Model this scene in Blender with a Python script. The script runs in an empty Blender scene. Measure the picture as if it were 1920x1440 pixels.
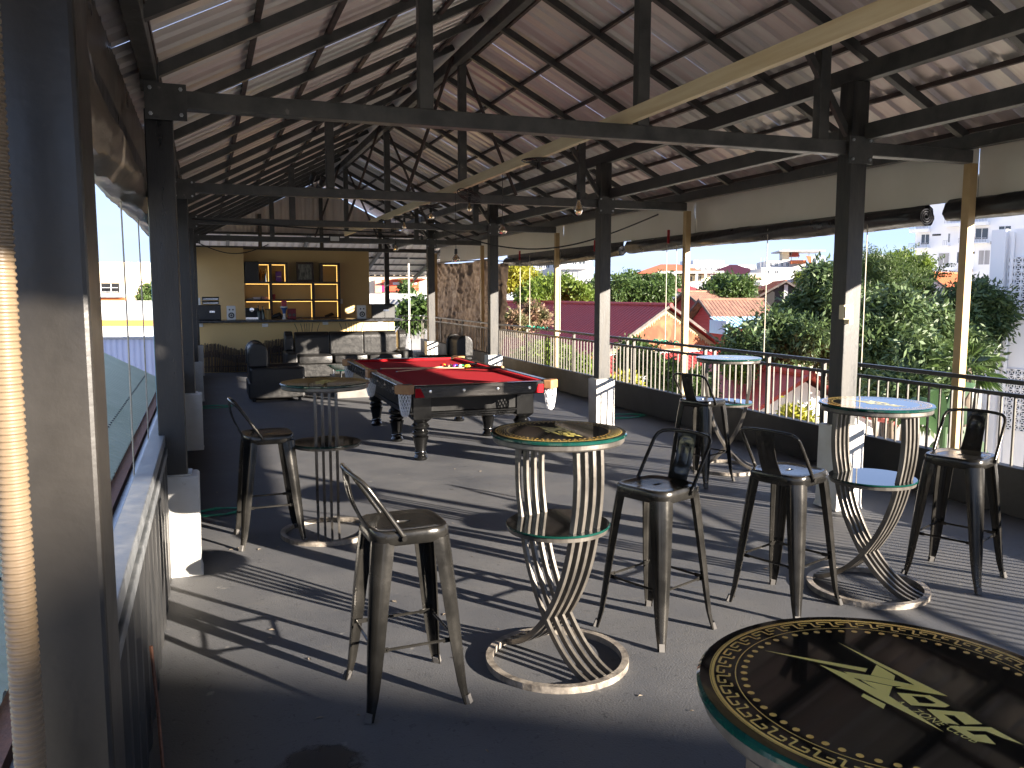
import bpy, math, random
import numpy as np
from mathutils import Vector, Matrix, noise as mnoise
from math import sin, cos, pi, radians, tan, atan2, sqrt
random.seed(7); rng = np.random.default_rng(7)
S = bpy.context.scene; COL = S.collection

# ------------------------------------------------------------------ camera, sky, sun, exposure
CAMZ = 1.7; F = 1580.0; PITCH = radians(6.249); YAW = radians(19.888)
cam = bpy.data.objects.new('camera', bpy.data.cameras.new('camera')); COL.objects.link(cam); S.camera = cam
cam.location = (0, 0, CAMZ); cam.rotation_euler = (pi/2 - PITCH, 0, -YAW)
cam.data.sensor_width = 36; cam.data.lens = 36*F/1920; cam.data.clip_start = 0.05; cam.data.clip_end = 3000
cam.data.dof.use_dof = True; cam.data.dof.focus_distance = 4.5; cam.data.dof.aperture_fstop = 22
SUN_EL = radians(14.0); SUN_AZ = radians(143.4)          # azimuth clockwise from +Y
W = bpy.data.worlds.new('World'); S.world = W; W.use_nodes = True
nt = W.node_tree; bg = nt.nodes['Background']
sky = nt.nodes.new('ShaderNodeTexSky'); sky.sky_type = 'NISHITA'; sky.sun_disc = False
sky.sun_elevation = SUN_EL; sky.sun_rotation = SUN_AZ; sky.air_density = 1.0; sky.dust_density = 0.0; sky.ozone_density = 2.5
veil = nt.nodes.new('ShaderNodeMixRGB'); veil.inputs[0].default_value = .972; veil.inputs[2].default_value = (.43, .60, .98, 1)   # thin even cloud veil
cn = nt.nodes.new('ShaderNodeTexNoise'); cn.inputs['Scale'].default_value = 2.2; cn.inputs['Detail'].default_value = 6; ctc = nt.nodes.new('ShaderNodeTexCoord'); cmp_ = nt.nodes.new('ShaderNodeMapping'); cmp_.inputs['Scale'].default_value = (1, 1, 5)
nt.links.new(ctc.outputs['Generated'], cmp_.inputs[0]); nt.links.new(cmp_.outputs[0], cn.inputs['Vector'])
cr = nt.nodes.new('ShaderNodeValToRGB'); cr.color_ramp.elements[0].position = .42; cr.color_ramp.elements[1].position = .72; cr.color_ramp.elements[0].color = (.40, .555, .96, 1); cr.color_ramp.elements[1].color = (.60, .69, .98, 1)
nt.links.new(cn.outputs['Fac'], cr.inputs[0]); nt.links.new(cr.outputs[0], veil.inputs[2])
nt.links.new(sky.outputs[0], veil.inputs[1]); nt.links.new(veil.outputs[0], bg.inputs[0]); bg.inputs[1].default_value = 0.102
sun = bpy.data.objects.new('sun', bpy.data.lights.new('sun', 'SUN')); COL.objects.link(sun)
sun.data.energy = 2.0; sun.data.angle = radians(0.5); sun.data.color = (1.0, 0.89, 0.76)
sd = Vector((sin(SUN_AZ)*cos(SUN_EL), cos(SUN_AZ)*cos(SUN_EL), sin(SUN_EL)))
sun.rotation_euler = sd.to_track_quat('Z', 'Y').to_euler()
S.view_settings.view_transform = 'Standard'; S.view_settings.look = 'None'; S.view_settings.gamma = 1
S.view_settings.use_curve_mapping = False; S.view_settings.exposure = 3.85
S.cycles.max_bounces = 8; S.cycles.diffuse_bounces = 5; S.cycles.glossy_bounces = 4; S.cycles.transmission_bounces = 6
S.cycles.use_denoising = True; S.cycles.caustics_reflective = False; S.cycles.caustics_refractive = False

# ------------------------------------------------------------------ measuring helpers: a pixel of the photo + a distance -> a point of the place
_fw = Vector((sin(YAW)*cos(PITCH), cos(YAW)*cos(PITCH), -sin(PITCH)))
_rt = Vector((cos(YAW), -sin(YAW), 0)); _up = _rt.cross(_fw)
_fh = Vector((sin(YAW), cos(YAW), 0)); CC = Vector((0, 0, CAMZ))
def ray(u, v): return _fw + _rt*((u-960)/F) + _up*((720-v)/F)
def PZ(u, v, z): d = ray(u, v); return CC + d*((z-CAMZ)/d.z)
def PY(u, v, y): d = ray(u, v); return CC + d*(y/d.y)
def PX(u, v, x): d = ray(u, v); return CC + d*(x/d.x)
def PK(u, v, k): d = ray(u, v); return CC + d*(k/d.dot(_fh))
GZ = -8.0

# ------------------------------------------------------------------ mesh builder
class MB:
    def __init__(s): s.v = []; s.f = []
    def add(s, vs, fs):
        n = len(s.v); s.v += [tuple(p) for p in vs]; s.f += [tuple(i+n for i in f) for f in fs]; return s
    def box(s, x0, x1, y0, y1, z0, z1):
        return s.add([(x0,y0,z0),(x1,y0,z0),(x1,y1,z0),(x0,y1,z0),(x0,y0,z1),(x1,y0,z1),(x1,y1,z1),(x0,y1,z1)],
                     [(0,3,2,1),(4,5,6,7),(0,1,5,4),(1,2,6,5),(2,3,7,6),(3,0,4,7)])
    def beam(s, p, q, w, h, up=(0,0,1)):
        p = Vector(p); q = Vector(q); d = (q-p).normalized(); u = Vector(up)
        if abs(d.dot(u)) > .99: u = Vector((0,1,0))
        a = d.cross(u).normalized(); b = a.cross(d)
        vs = [c + a*(sx*w/2) + b*(sz*h/2) for c in (p, q) for sx, sz in ((-1,-1),(1,-1),(1,1),(-1,1))]
        return s.add(vs, [(0,1,2,3),(7,6,5,4),(0,4,5,1),(1,5,6,2),(2,6,7,3),(3,7,4,0)])
    def tube(s, pts, r, n=8, closed=False, caps=True):
        pts = [Vector(p) for p in pts]; m = len(pts); vs = []; ref = None
        for i, p in enumerate(pts):
            a = pts[(i-1) % m] if (closed or i > 0) else p; b = pts[(i+1) % m] if (closed or i < m-1) else p
            d = (b-a).normalized()
            if ref is None:
                ref = Vector((0,0,1)) if abs(d.z) < .9 else Vector((1,0,0))
            x = (ref - d*ref.dot(d)).normalized(); ref = x; y = d.cross(x)
            rr = r[i] if isinstance(r, (list, tuple)) else r
            vs += [p + x*(rr*cos(2*pi*k/n)) + y*(rr*sin(2*pi*k/n)) for k in range(n)]
        fs = []
        for i in range(m if closed else m-1):
            j = (i+1) % m
            fs += [(i*n+k, i*n+(k+1) % n, j*n+(k+1) % n, j*n+k) for k in range(n)]
        if caps and not closed: fs += [tuple(reversed(range(n))), tuple((m-1)*n+k for k in range(n))]
        return s.add(vs, fs)
    def lathe(s, prof, c=(0,0,0), n=24, caps=True):
        vs = [(c[0]+r*cos(2*pi*k/n), c[1]+r*sin(2*pi*k/n), c[2]+z) for r, z in prof for k in range(n)]
        fs = [(i*n+k, i*n+(k+1) % n, (i+1)*n+(k+1) % n, (i+1)*n+k) for i in range(len(prof)-1) for k in range(n)]
        if caps: fs += [tuple(reversed(range(n))), tuple((len(prof)-1)*n+k for k in range(n))]
        return s.add(vs, fs)
    def loft(s, rings, closed=True, cap0=False, cap1=False):
        n = len(rings[0]); vs = [p for r in rings for p in r]
        fs = [(i*n+k, i*n+(k+1) % n, (i+1)*n+(k+1) % n, (i+1)*n+k) for i in range(len(rings)-1) for k in range(n if closed else n-1)]
        if cap0: fs.append(tuple(reversed(range(n))))
        if cap1: fs.append(tuple((len(rings)-1)*n+k for k in range(n)))
        return s.add(vs, fs)
    def prism(s, poly, z0, z1, fn=None):
        n = len(poly); fn = fn or (lambda x, y, z: (x, y, z))
        vs = [fn(x, y, z0) for x, y in poly] + [fn(x, y, z1) for x, y in poly]
        return s.add(vs, [tuple(reversed(range(n))), tuple(range(n, 2*n))] + [(k, (k+1) % n, n+(k+1) % n, n+k) for k in range(n)])
    def poly(s, pts): return s.add(pts, [tuple(range(len(pts)))])
    def move(s, M): s.v = [tuple(M @ Vector(p)) for p in s.v]; return s
    def mesh(s, name, mat, smooth=False):
        me = bpy.data.meshes.new(name); me.from_pydata(s.v, [], s.f)
        if mat: me.materials.append(mat)
        if smooth: me.polygons.foreach_set('use_smooth', [True]*len(me.polygons)); me.set_sharp_from_angle(angle=radians(38))
        me.update(); return me
    def build(s, name, mat, parent=None, smooth=False, bev=0, world=False, auto=False):
        if world and parent is not None:
            o = parent.location; s.v = [(p[0]-o.x, p[1]-o.y, p[2]-o.z) for p in s.v]
        ob = bpy.data.objects.new(name, s.mesh(name, mat, smooth)); COL.objects.link(ob)
        if parent is not None: ob.parent = parent
        if bev:
            b = ob.modifiers.new('bevel', 'BEVEL'); b.width = bev; b.segments = 2; b.limit_method = 'ANGLE'; b.angle_limit = radians(35)
        return ob
def tag(o, label=None, cat=None, group=None, kind=None):
    if label: o['label'] = label
    if cat: o['category'] = cat
    if group: o['group'] = group
    if kind: o['kind'] = kind
    return o
def empty(name, loc, rz=0, label=None, cat=None, group=None):
    o = bpy.data.objects.new(name, None); COL.objects.link(o); o.location = loc; o.rotation_euler = (0,0,rz); o.empty_display_size = .1
    return tag(o, label, cat, group)
def inst(name, me, parent, loc=(0,0,0), rot=(0,0,0), scale=(1,1,1)):
    o = bpy.data.objects.new(name, me); COL.objects.link(o); o.parent = parent; o.location = loc; o.rotation_euler = rot; o.scale = scale
    return o
KIDS = {}
def copy_tree(o, loc=None, rz=None, label=None):
    def rec(a, p):
        c = a.copy(); COL.objects.link(c)
        if p is not None: c.parent = p
        for ch in kids.get(a.name, []): rec(ch, c)
        return c
    kids = {}
    for x in COL.objects:
        if x.parent: kids.setdefault(x.parent.name, []).append(x)
    r = rec(o, None)
    if loc is not None: r.location = loc
    if rz is not None: r.rotation_euler = (0,0,rz)
    if label: r['label'] = label
    return r

# ------------------------------------------------------------------ materials
def mat(name, c, c2=None, rough=.5, metal=0, scale=4, bump=0, bscale=30, spec=.5, coat=0, rvar=.1, stretch=(1,1,1), emit=None, es=1, trans=0, detail=4, lo=.35, hi=.65, speck=None, speck_t=.7, speck_s=40, ior=1.5, transl=0):
    m = bpy.data.materials.new(name); m.use_nodes = True; n = m.node_tree.nodes; L = m.node_tree.links
    b = n['Principled BSDF']; b.inputs['Roughness'].default_value = rough; b.inputs['Metallic'].default_value = metal
    b.inputs['Specular IOR Level'].default_value = spec; b.inputs['Coat Weight'].default_value = coat; b.inputs['Coat Roughness'].default_value = .05
    b.inputs['Base Color'].default_value = (*c, 1); b.inputs['IOR'].default_value = ior; b.inputs['Transmission Weight'].default_value = trans
    if emit: b.inputs['Emission Color'].default_value = (*emit, 1); b.inputs['Emission Strength'].default_value = es
    tc = n.new('ShaderNodeTexCoord'); mp = n.new('ShaderNodeMapping'); mp.inputs['Scale'].default_value = stretch
    oi = n.new('ShaderNodeObjectInfo'); ov = n.new('ShaderNodeVectorMath'); ov.operation = 'SCALE'; ov.inputs[0].default_value = (37, 23, 51); L.new(oi.outputs['Random'], ov.inputs['Scale']); L.new(ov.outputs[0], mp.inputs['Location'])
    L.new(tc.outputs['Object'], mp.inputs['Vector'])
    if c2:
        t = n.new('ShaderNodeTexNoise'); t.inputs['Scale'].default_value = scale; t.inputs['Detail'].default_value = detail; t.inputs['Roughness'].default_value = .6
        L.new(mp.outputs[0], t.inputs['Vector'])
        r = n.new('ShaderNodeValToRGB'); r.color_ramp.elements[0].position = lo; r.color_ramp.elements[1].position = hi
        r.color_ramp.elements[0].color = (*c, 1); r.color_ramp.elements[1].color = (*c2, 1)
        L.new(t.outputs['Fac'], r.inputs[0]); out = r.outputs[0]
        if speck:
            t2 = n.new('ShaderNodeTexNoise'); t2.inputs['Scale'].default_value = speck_s; t2.inputs['Detail'].default_value = 3; L.new(mp.outputs[0], t2.inputs['Vector'])
            r2 = n.new('ShaderNodeValToRGB'); r2.color_ramp.elements[0].position = speck_t; r2.color_ramp.elements[1].position = min(1, speck_t+.05)
            L.new(t2.outputs['Fac'], r2.inputs[0]); mx = n.new('ShaderNodeMixRGB'); mx.inputs[2].default_value = (*speck, 1)
            L.new(r2.outputs[0], mx.inputs[0]); L.new(out, mx.inputs[1]); out = mx.outputs[0]
        L.new(out, b.inputs['Base Color'])
        if rvar:
            mr = n.new('ShaderNodeMapRange'); mr.inputs['To Min'].default_value = max(.02, rough-rvar); mr.inputs['To Max'].default_value = min(1, rough+rvar)
            mr.inputs['From Min'].default_value = .3; mr.inputs['From Max'].default_value = .7
            L.new(t.outputs['Fac'], mr.inputs[0]); L.new(mr.outputs[0], b.inputs['Roughness'])
    if bump:
        t3 = n.new('ShaderNodeTexNoise'); t3.inputs['Scale'].default_value = bscale; t3.inputs['Detail'].default_value = 5; L.new(mp.outputs[0], t3.inputs['Vector'])
        bp = n.new('ShaderNodeBump'); bp.inputs['Strength'].default_value = min(1, bump); bp.inputs['Distance'].default_value = .01*max(1, bump); L.new(t3.outputs['Fac'], bp.inputs['Height']); L.new(bp.outputs[0], b.inputs['Normal'])
    if transl:
        tr = n.new('ShaderNodeBsdfTranslucent'); ms = n.new('ShaderNodeMixShader'); ms.inputs[0].default_value = transl
        if c2: L.new(out, tr.inputs[0])
        else: tr.inputs[0].default_value = (*c, 1)
        L.new(b.outputs[0], ms.inputs[1]); L.new(tr.outputs[0], ms.inputs[2]); L.new(ms.outputs[0], n['Material Output'].inputs[0])
    return m
M_floor = mat('floor_coat', (.064,.067,.075), (.098,.098,.100), .66, 0, 1.7, .22, 110, speck=(.17,.165,.155), speck_t=.70, speck_s=9, rvar=.12, spec=.35, detail=12, lo=.33, hi=.68)
def worn(m, scale, thr, col, fac):
    n = m.node_tree.nodes; L = m.node_tree.links; b = n['Principled BSDF']; src = b.inputs['Base Color'].links[0].from_socket
    tc = n.new('ShaderNodeTexCoord'); t = n.new('ShaderNodeTexNoise'); t.inputs['Scale'].default_value = scale; t.inputs['Detail'].default_value = 8; t.inputs['Distortion'].default_value = 1.5
    L.new(tc.outputs['Object'], t.inputs['Vector']); r = n.new('ShaderNodeValToRGB'); r.color_ramp.elements[0].position = thr; r.color_ramp.elements[1].position = thr+.12; r.color_ramp.elements[1].color = (fac,fac,fac,1)
    L.new(t.outputs['Fac'], r.inputs[0]); mx = n.new('ShaderNodeMixRGB'); mx.inputs[2].default_value = (*col,1); L.new(r.outputs[0], mx.inputs[0]); L.new(src, mx.inputs[1]); L.new(mx.outputs[0], b.inputs['Base Color'])
worn(M_floor, 30, .60, (.03,.031,.034), .7); worn(M_floor, 6, .62, (.10,.097,.092), .5); worn(M_floor, 75, .73, (.28,.27,.25), .8)
M_steel = mat('dark_painted_steel', (.052,.053,.052), (.09,.088,.083), .45, .2, 7, .12, 60, rvar=.15, speck=(.16,.15,.14), speck_t=.72, speck_s=14)
M_steelw = mat('worn_black_steel', (.012,.012,.0125), (.024,.023,.0225), .40, .1, 5, .15, 40, rvar=.15, stretch=(3,3,.6), speck=(.2,.19,.17), speck_t=.74, speck_s=9)
M_near = mat('scratched_near_post', (.010,.0088,.0074), (.020,.0172,.014), .38, 0, 3, .05, 60, rvar=.1, spec=.5, speck=(.4,.38,.34), speck_t=.76, speck_s=16)
M_postw = mat('weathered_grey_post', (.014,.014,.014), (.05,.047,.042), .5, .1, 6, .15, 50, stretch=(3,3,.5), rvar=.12)
M_purlin = mat('red_oxide_purlin', (.075,.045,.038), (.05,.04,.036), .6, .1, 9)
M_sheet = mat('galvanised_roof_sheet', (.72,.64,.61), (.80,.75,.71), .40, .2, 2.5, .05, 40, stretch=(.25,6,.25), rvar=.08)
M_galv = mat('galvanised_steel', (.36,.38,.40), (.52,.54,.56), .38, .7, 14, .06, 60, rvar=.12)
M_galvd = mat('dull_galvanised', (.14,.15,.16), (.24,.25,.26), .45, .5, 14, .1, 60, rvar=.12)
M_fascia = mat('fascia_sheet', (.74,.70,.61), (.80,.76,.68), .45, .1, 1.2, .5, 3, rvar=.1)
M_batten = mat('pale_timber', (.70,.54,.32), (.80,.66,.44), .6, 0, 3, .1, 30, stretch=(10,.5,10))
M_white = mat('white_paint', (.70,.69,.66), (.60,.58,.53), .55, 0, 5, .12, 25, speck=(.45,.42,.36), speck_t=.73, speck_s=8)
M_black = mat('black_paint', (.005,.005,.006), (.011,.011,.011), .55, 0, 3, .2, 30)
M_tarp = mat('black_tarpaulin', (.012,.013,.016), (.03,.03,.034), .35, 0, 4, .9, 9, rvar=.1)
M_browntarp = mat('brown_shade_tarpaulin', (.085,.06,.042), (.14,.10,.07), .55, 0, 1.5, 1.2, 5, transl=.3)
M_tan = mat('tan_painted_pole', (.42,.28,.12), (.5,.35,.17), .4, 0, 5, .05, 40)
M_rail = mat('railing_paint', (.012,.012,.012), (.03,.028,.026), .4, .2, 8)
M_baluster = mat('baluster_paint', (.06,.054,.045), (.10,.09,.075), .45, .1, 9)
M_stool = mat('gunmetal_stool', (.024,.023,.021), (.05,.047,.042), .22, .7, 5, .04, 60, rvar=.08, speck=(.5,.48,.44), speck_t=.78, speck_s=22)
M_bar = mat('worn_table_bar', (.09,.082,.072), (.17,.155,.135), .38, .6, 9, .1, 60, rvar=.12, stretch=(1,1,.4))
M_ring = mat('scuffed_ring_steel', (.12,.105,.09), (.34,.30,.25), .5, .4, 16, .2, 70, rvar=.1)
M_glassblk = mat('black_backed_glass', (.006,.006,.006), None, .035, 0, spec=.5, coat=.25)
M_glassedge = mat('green_glass_edge', (.003,.028,.021), (.005,.045,.035), .06, 0, 8, spec=.6, coat=.3)
M_gold = mat('gold_print', (.90,.76,.18), (.92,.80,.24), .35, 0, 3, coat=.6)
M_gold2 = mat('orange_gold_print', (.85,.48,.10), (.82,.64,.18), .3, .15, 1.2, coat=.6)
M_rubber = mat('grey_rubber', (.09,.085,.08), None, .7)
M_felt = mat('red_felt', (.26,.006,.011), (.30,.008,.014), .9, 0, 60, .1, 300, spec=.15)
M_cushion = mat('red_cushion_cloth', (.38,.006,.012), (.42,.008,.014), .85, 0, 60, .1, 300, spec=.2)
M_lacq = mat('black_lacquer', (.0025,.0025,.0025), (.004,.004,.004), .14, 0, 4, .03, 30, coat=.2, rvar=.06)
M_apron = mat('black_apron', (.0022,.0022,.0022), (.0035,.0035,.0033), .35, 0, 4, .05, 30, spec=.25)
M_railwood = mat('dark_rail_veneer', (.008,.007,.0065), (.022,.02,.018), .25, 0, 5, .1, 40, stretch=(.4,4,4), coat=.3)
M_leatherpad = mat('tan_leather', (.36,.17,.07), (.44,.23,.10), .5, 0, 9, .1, 60)
M_net = mat('white_net', (.8,.8,.82), None, .8)
M_cue = mat('cue_maple', (.68,.46,.28), (.74,.54,.34), .3, 0, 6)
M_leather = mat('black_leather', (.010,.010,.010), (.019,.018,.017), .36, 0, 14, .25, 45, rvar=.07)
M_yellow = mat('pale_yellow_wall', (.66,.47,.20), (.70,.50,.22), .7, 0, 1.2, .06, 20)
M_yellow2 = mat('ochre_back_wall', (.60,.42,.19), (.64,.46,.22), .7, 0, 1.2, .06, 20)
M_wood = mat('dark_shelf_wood', (.035,.022,.016), (.06,.036,.026), .4, 0, 6, stretch=(1,6,6))
M_led = mat('led_strip', (1,.7,.25), None, .5, emit=(1,.56,.13), es=.16)
M_stick = mat('charred_bamboo', (.03,.023,.018), (.2,.13,.075), .5, 0, 20, stretch=(4,4,.6), lo=.45, hi=.75)
M_plastic = mat('black_plastic', (.008,.008,.009), (.013,.013,.014), .45, 0, 20, .1, 120)
M_whitep = mat('white_plastic', (.75,.75,.73), None, .4)
M_socket = mat('cream_socket', (.72,.62,.42), None, .4)
M_dark = mat('dark_void', (.01,.01,.01), None, .6)
M_chrome = mat('chrome', (.75,.75,.75), None, .12, 1)
M_rope = mat('grey_cord', (.42,.38,.3), (.55,.5,.42), .8, 0, 30)
M_green = mat('green_hose', (.02,.22,.13), (.03,.28,.18), .45, 0, 20)
M_bulb = mat('amber_bulb_glass', (1,.86,.62), None, .03, 0, trans=1, ior=1.25)
M_fil = mat('bulb_filament', (.8,.45,.15), None, .4, .3)
M_rust = mat('rusty_rebar', (.14,.06,.035), (.22,.1,.06), .8, 0, 30, .4, 80)
M_blue = mat('sky_blue_paint', (.22,.48,.6), (.28,.54,.66), .5, 0, 4)
M_conduit = mat('grey_pvc_conduit', (.14,.10,.06), (.165,.12,.075), .45, 0, 5)

# ================================================================== PAVILION
landing = MB().box(-.35, 6.0, -6, -1.702, -.3, 0).build('bounce_landing', mat('pale_concrete', (.38,.36,.33), (.45,.43,.40), .8, 0, 2)); tag(landing, kind='structure')  # unseen landing, added in pale concrete to bounce light onto the roof underside
floor = MB().box(-.35, 6.0, -1.7, 24.2, -.3, 0).build('terrace_floor', M_floor); tag(floor, kind='structure')
slab = MB().box(-.30, 5.95, -5.9, 24.1, GZ, -.304).build('terrace_building_base', M_white); tag(slab, kind='structure')

RX, RZ, SL = 2.8, 4.55, .51
def roofz(x, off=0): return RZ - SL*abs(x-RX) + off
FR = [1.0, 5.3, 9.6, 13.9, 18.2, 22.3]
Y0, Y1 = -1.6, 22.4
pav = empty('open_pavilion', (2.8, 10, 0), 0, 'open steel pavilion with a corrugated gable roof over the dark terrace', 'pavilion')
def P_(mb, name, m, bev=0, smooth=False): return mb.build(name, m, pav, smooth, bev, world=True)

# posts and their white plinths
ped = MB()
def plinth(x, y, hx, hy, h):
    m = MB(); j = lambda: random.uniform(-.006, .006)
    rings = []
    for z, g in ((0, .008), (.04, .0), (h-.01, 0), (h, -.004)):
        rings.append([(x+sx*(hx+g)+j(), y+sy*(hy+g)+j(), z) for sx, sy in ((-1,-1),(1,-1),(1,1),(-1,1))])
    return m.loft(rings, cap0=True, cap1=True)
for i, y in enumerate(FR[1:5]):
    p = P_(MB().box(-.29, -.14, y-.0, y+.15, .612, 2.73), 'post', M_steelw, .006)
    plinth(-.17, y+.08, .09, .1, .61).build('plinth', M_white, p, bev=.008, world=False).location = (-2.8, -10, 0)
    MB().box(-.26, -.115, y-.012, y+.165, .612, .620).build('base_plate', M_galv, p).location = (-2.8, -10, 0)
for i, y in enumerate(FR[1:5]):
    p = P_(MB().box(4.605, 4.755, y-.07, y+.08, .6, 3.27), 'post', M_postw, .006)
    plinth(4.68, y, .125, .12, .61 if i else .66).build('plinth', M_white, p, bev=.008).location = (-2.8, -10, 0)
# nearest left post, scratched
P_(MB().box(-.292, -.163, 1.40, 1.56, 0, 3.0), 'post', M_near, .008)
# outer tan poles
for y in FR: P_(MB().box(5.835, 5.91, y-.037, y+.037, .0, 2.73), 'outer_pole', M_tan, .004)
# tie beams and webs
for k, y in enumerate(FR):
    P_(MB().box(-.24, 5.84, y-.05, y+.05, 2.73, 2.83), 'tie_beam', M_steel, .006)
    for x in (1.34, 2.86, 4.37):
        P_(MB().box(x-.045, x+.045, y-.04, y+.04, 2.83, roofz(x, -.17)), 'king_post', M_steel, .005)
    if k in (0, 2, 3, 4):
        for x in (2.2, 3.52): P_(MB().tube([(2.8+(.05 if x > 3 else -.05), y-.02, 4.36), (x, y-.02, 2.84)], .02, 6), 'web_rod', M_purlin)
    P_(MB().beam((-.25, y, 2.83), (-.25, y, 3.0), .1, .1), 'stub_post', M_steel)
    P_(MB().beam((4.2, y, 3.5), (4.64, y, 2.86), .04, .05), 'knee_brace', M_steel)
gus = MB().box(-.11, .11, -.006, .006, -.10, .10).mesh('gusset_plate', M_steel); blt = MB().lathe([(.011,0),(.011,.014),(0,.015)], (0,0,0), 6, False).mesh('bolt', M_galv)
for y in FR[1:5]:
    for x in (4.68, -.17):
        inst('gusset_plate', gus, pav, (x-2.8, y-10-(.082 if x > 0 else .058), 2.76))
        for dx in (-.08,.08):
            for dz in (-.07,.07): inst('bolt', blt, pav, (x-2.8+dx, y-10-(.088 if x > 0 else .064), 2.76+dz), (pi/2,0,0))
# longitudinal beams
for x, z, h in ((4.715, 3.335, .13), (4.76, 2.90, .12), (5.79, 2.89, .11), (-.25, 2.93, .12), (2.8, 4.33, .13)):
    P_(MB().box(x-.04, x+.04, Y0, Y1, z-h/2, z+h/2), 'long_beam', M_steel, .004)
P_(MB().box(2.715, 2.765, .2, 17.6, 2.832, 2.925), 'timber_batten', M_batten, .004)
# rafters / purlins / sheets
def raf(side, drop=.080):
    x1 = -.28 if side < 0 else 5.80
    return MB().beam((RX+side*.04, 0, RZ-drop), (x1, 0, roofz(x1, -drop)), .055, .066).mesh('rafter', M_steel)
rmesh = {s: raf(s) for s in (-1, 1)}
NR = 23
for i in range(NR):
    y = Y0+.02 + 1.075*i + .0 if False else 1.0 + 1.075*(i-2)
    if y > Y1: break
    for s in (-1, 1): inst('rafter', rmesh[s], pav, (-2.8, y-10, 0))
for s in (-1, 1):
    for d in (.22, .78, 1.34, 1.9, 2.46, 3.02):
        x = RX + s*d
        P_(MB().box(x-.017, x+.017, Y0, Y1, roofz(x, -.047), roofz(x, -.012)), 'purlin', M_purlin)
M_sheets = [M_sheet, mat('greyer_roof_sheet', (.62,.60,.58), (.74,.72,.69), .38, .25, 2.2, .05, 40, stretch=(.25,6,.25), rvar=.08), mat('pinkish_roof_sheet', (.74,.60,.57), (.80,.70,.66), .42, .2, 2.8, .05, 40, stretch=(.25,6,.25), rvar=.08)]
def sheet(side, m_, w=1.075):
    x1 = -.5 if side < 0 else 6.12
    prof = []; nr = 5; p = w/nr
    for i in range(nr):
        y = i*p; prof += [(y, 0), (y+p*.58, 0), (y+p*.68, .028), (y+p*.9, .028)]
    prof.append((w, 0)); vs = []; n = len(prof)
    for x in (RX, x1): vs += [(x, y, roofz(x)+z) for y, z in prof]
    fs = [(i, i+1, n+i+1, n+i) for i in range(n-1)]
    return MB().add(vs, fs).mesh('roof_sheet', m_)
smesh = {s: [sheet(s, m_) for m_ in M_sheets] for s in (-1, 1)}
k = 0; y = Y0
while y < Y1+.2:
    for s in (-1, 1):
        inst('roof_sheet', smesh[s][random.choice((0,0,1,2))], pav, (-2.8, y-10, .003*(k % 2)+random.uniform(0, .002)))
    y += 1.072; k += 1
cap = MB().tube([(RX, Y0-.05, RZ+.0), (RX, Y1+.3, RZ+.0)], .085, 12); P_(cap, 'ridge_cap', M_sheet, smooth=True)
# gable ends in vertical corrugated sheet
def gable(y, ztop_off_r, zb):
    m = MB(); xs = np.arange(-.3, 5.95, .05); vs = []; fs = []
    for i, x in enumerate(xs):
        yy = y + (.012 if (i % 4) in (0, 1) else -.012)
        o = -.05 if x < RX else ztop_off_r
        vs += [(x, yy, zb), (x, yy, max(zb+.01, roofz(x, o)))]
    for i in range(len(xs)-1): fs.append((2*i, 2*i+2, 2*i+3, 2*i+1))
    return m.add(vs, fs)
P_(gable(22.36, -.16, 3.12), 'gable_sheet', M_sheet)
P_(gable(-1.55, -.05, 2.6), 'gable_sheet', M_sheet)
P_(MB().box(-.3, 5.9, 22.27, 22.31, 3.12, 3.18), 'gable_rail', M_steel)
# fascia panels at the right eave
fy = [-1.6, .96, 5.36, 9.66, 13.96, 18.26, 22.4]
for a, b in zip(fy[:-1], fy[1:]):
    m = MB(); ny = 14; vs = []; fs = []
    for i in range(ny+1):
        yy = a+.001 + (b-a-.002)*i/ny
        for z in (2.46, 2.6, 2.74, 2.88): vs.append((6.03+.006*sin(yy*3.1)*cos(z*9)+random.uniform(-.003, .003), yy, z))
    for i in range(ny):
        for j in range(3): fs.append((4*i+j, 4*i+4+j, 4*i+5+j, 4*i+1+j))
    P_(m.add(vs, fs), 'fascia_panel', M_fascia, smooth=True)
P_(MB().box(-.42, -.40, -1.6, 22.4, 2.44, 2.98), 'fascia_panel', mat('brown_grey_fascia', (.10,.088,.078), (.15,.13,.115), .35, .2, 2, .3, 8))

# low rear wall of the terrace and an unseen house shape added to shade the near floor
MB().box(-.3, 5.9, -6.0, -5.85, .002, .9).build('rear_wall', M_white); tag(COL.objects['rear_wall'], 'low white wall closing the rear of the terrace', 'wall')
rh_ = empty('rear_shade_house', (20, -24, -8.0), 0, 'unseen white house shape added behind the viewpoint to shade the near floor', 'house')
MB().prism([(16.1,-8),(27,-8),(27,3.75),(17.66,7.35),(16.1,7.95)], -27.9, -20.1, lambda x, z, y: (x, y, z)).build('wall', M_white, rh_, world=True)
MB().prism([(16.0,7.99),(27.6,3.53),(27.6,3.65),(16.0,8.11)], -28.2, -20, lambda x, z, y: (x, y, z)).build('roof_slope', M_galv, rh_, world=True)

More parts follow.
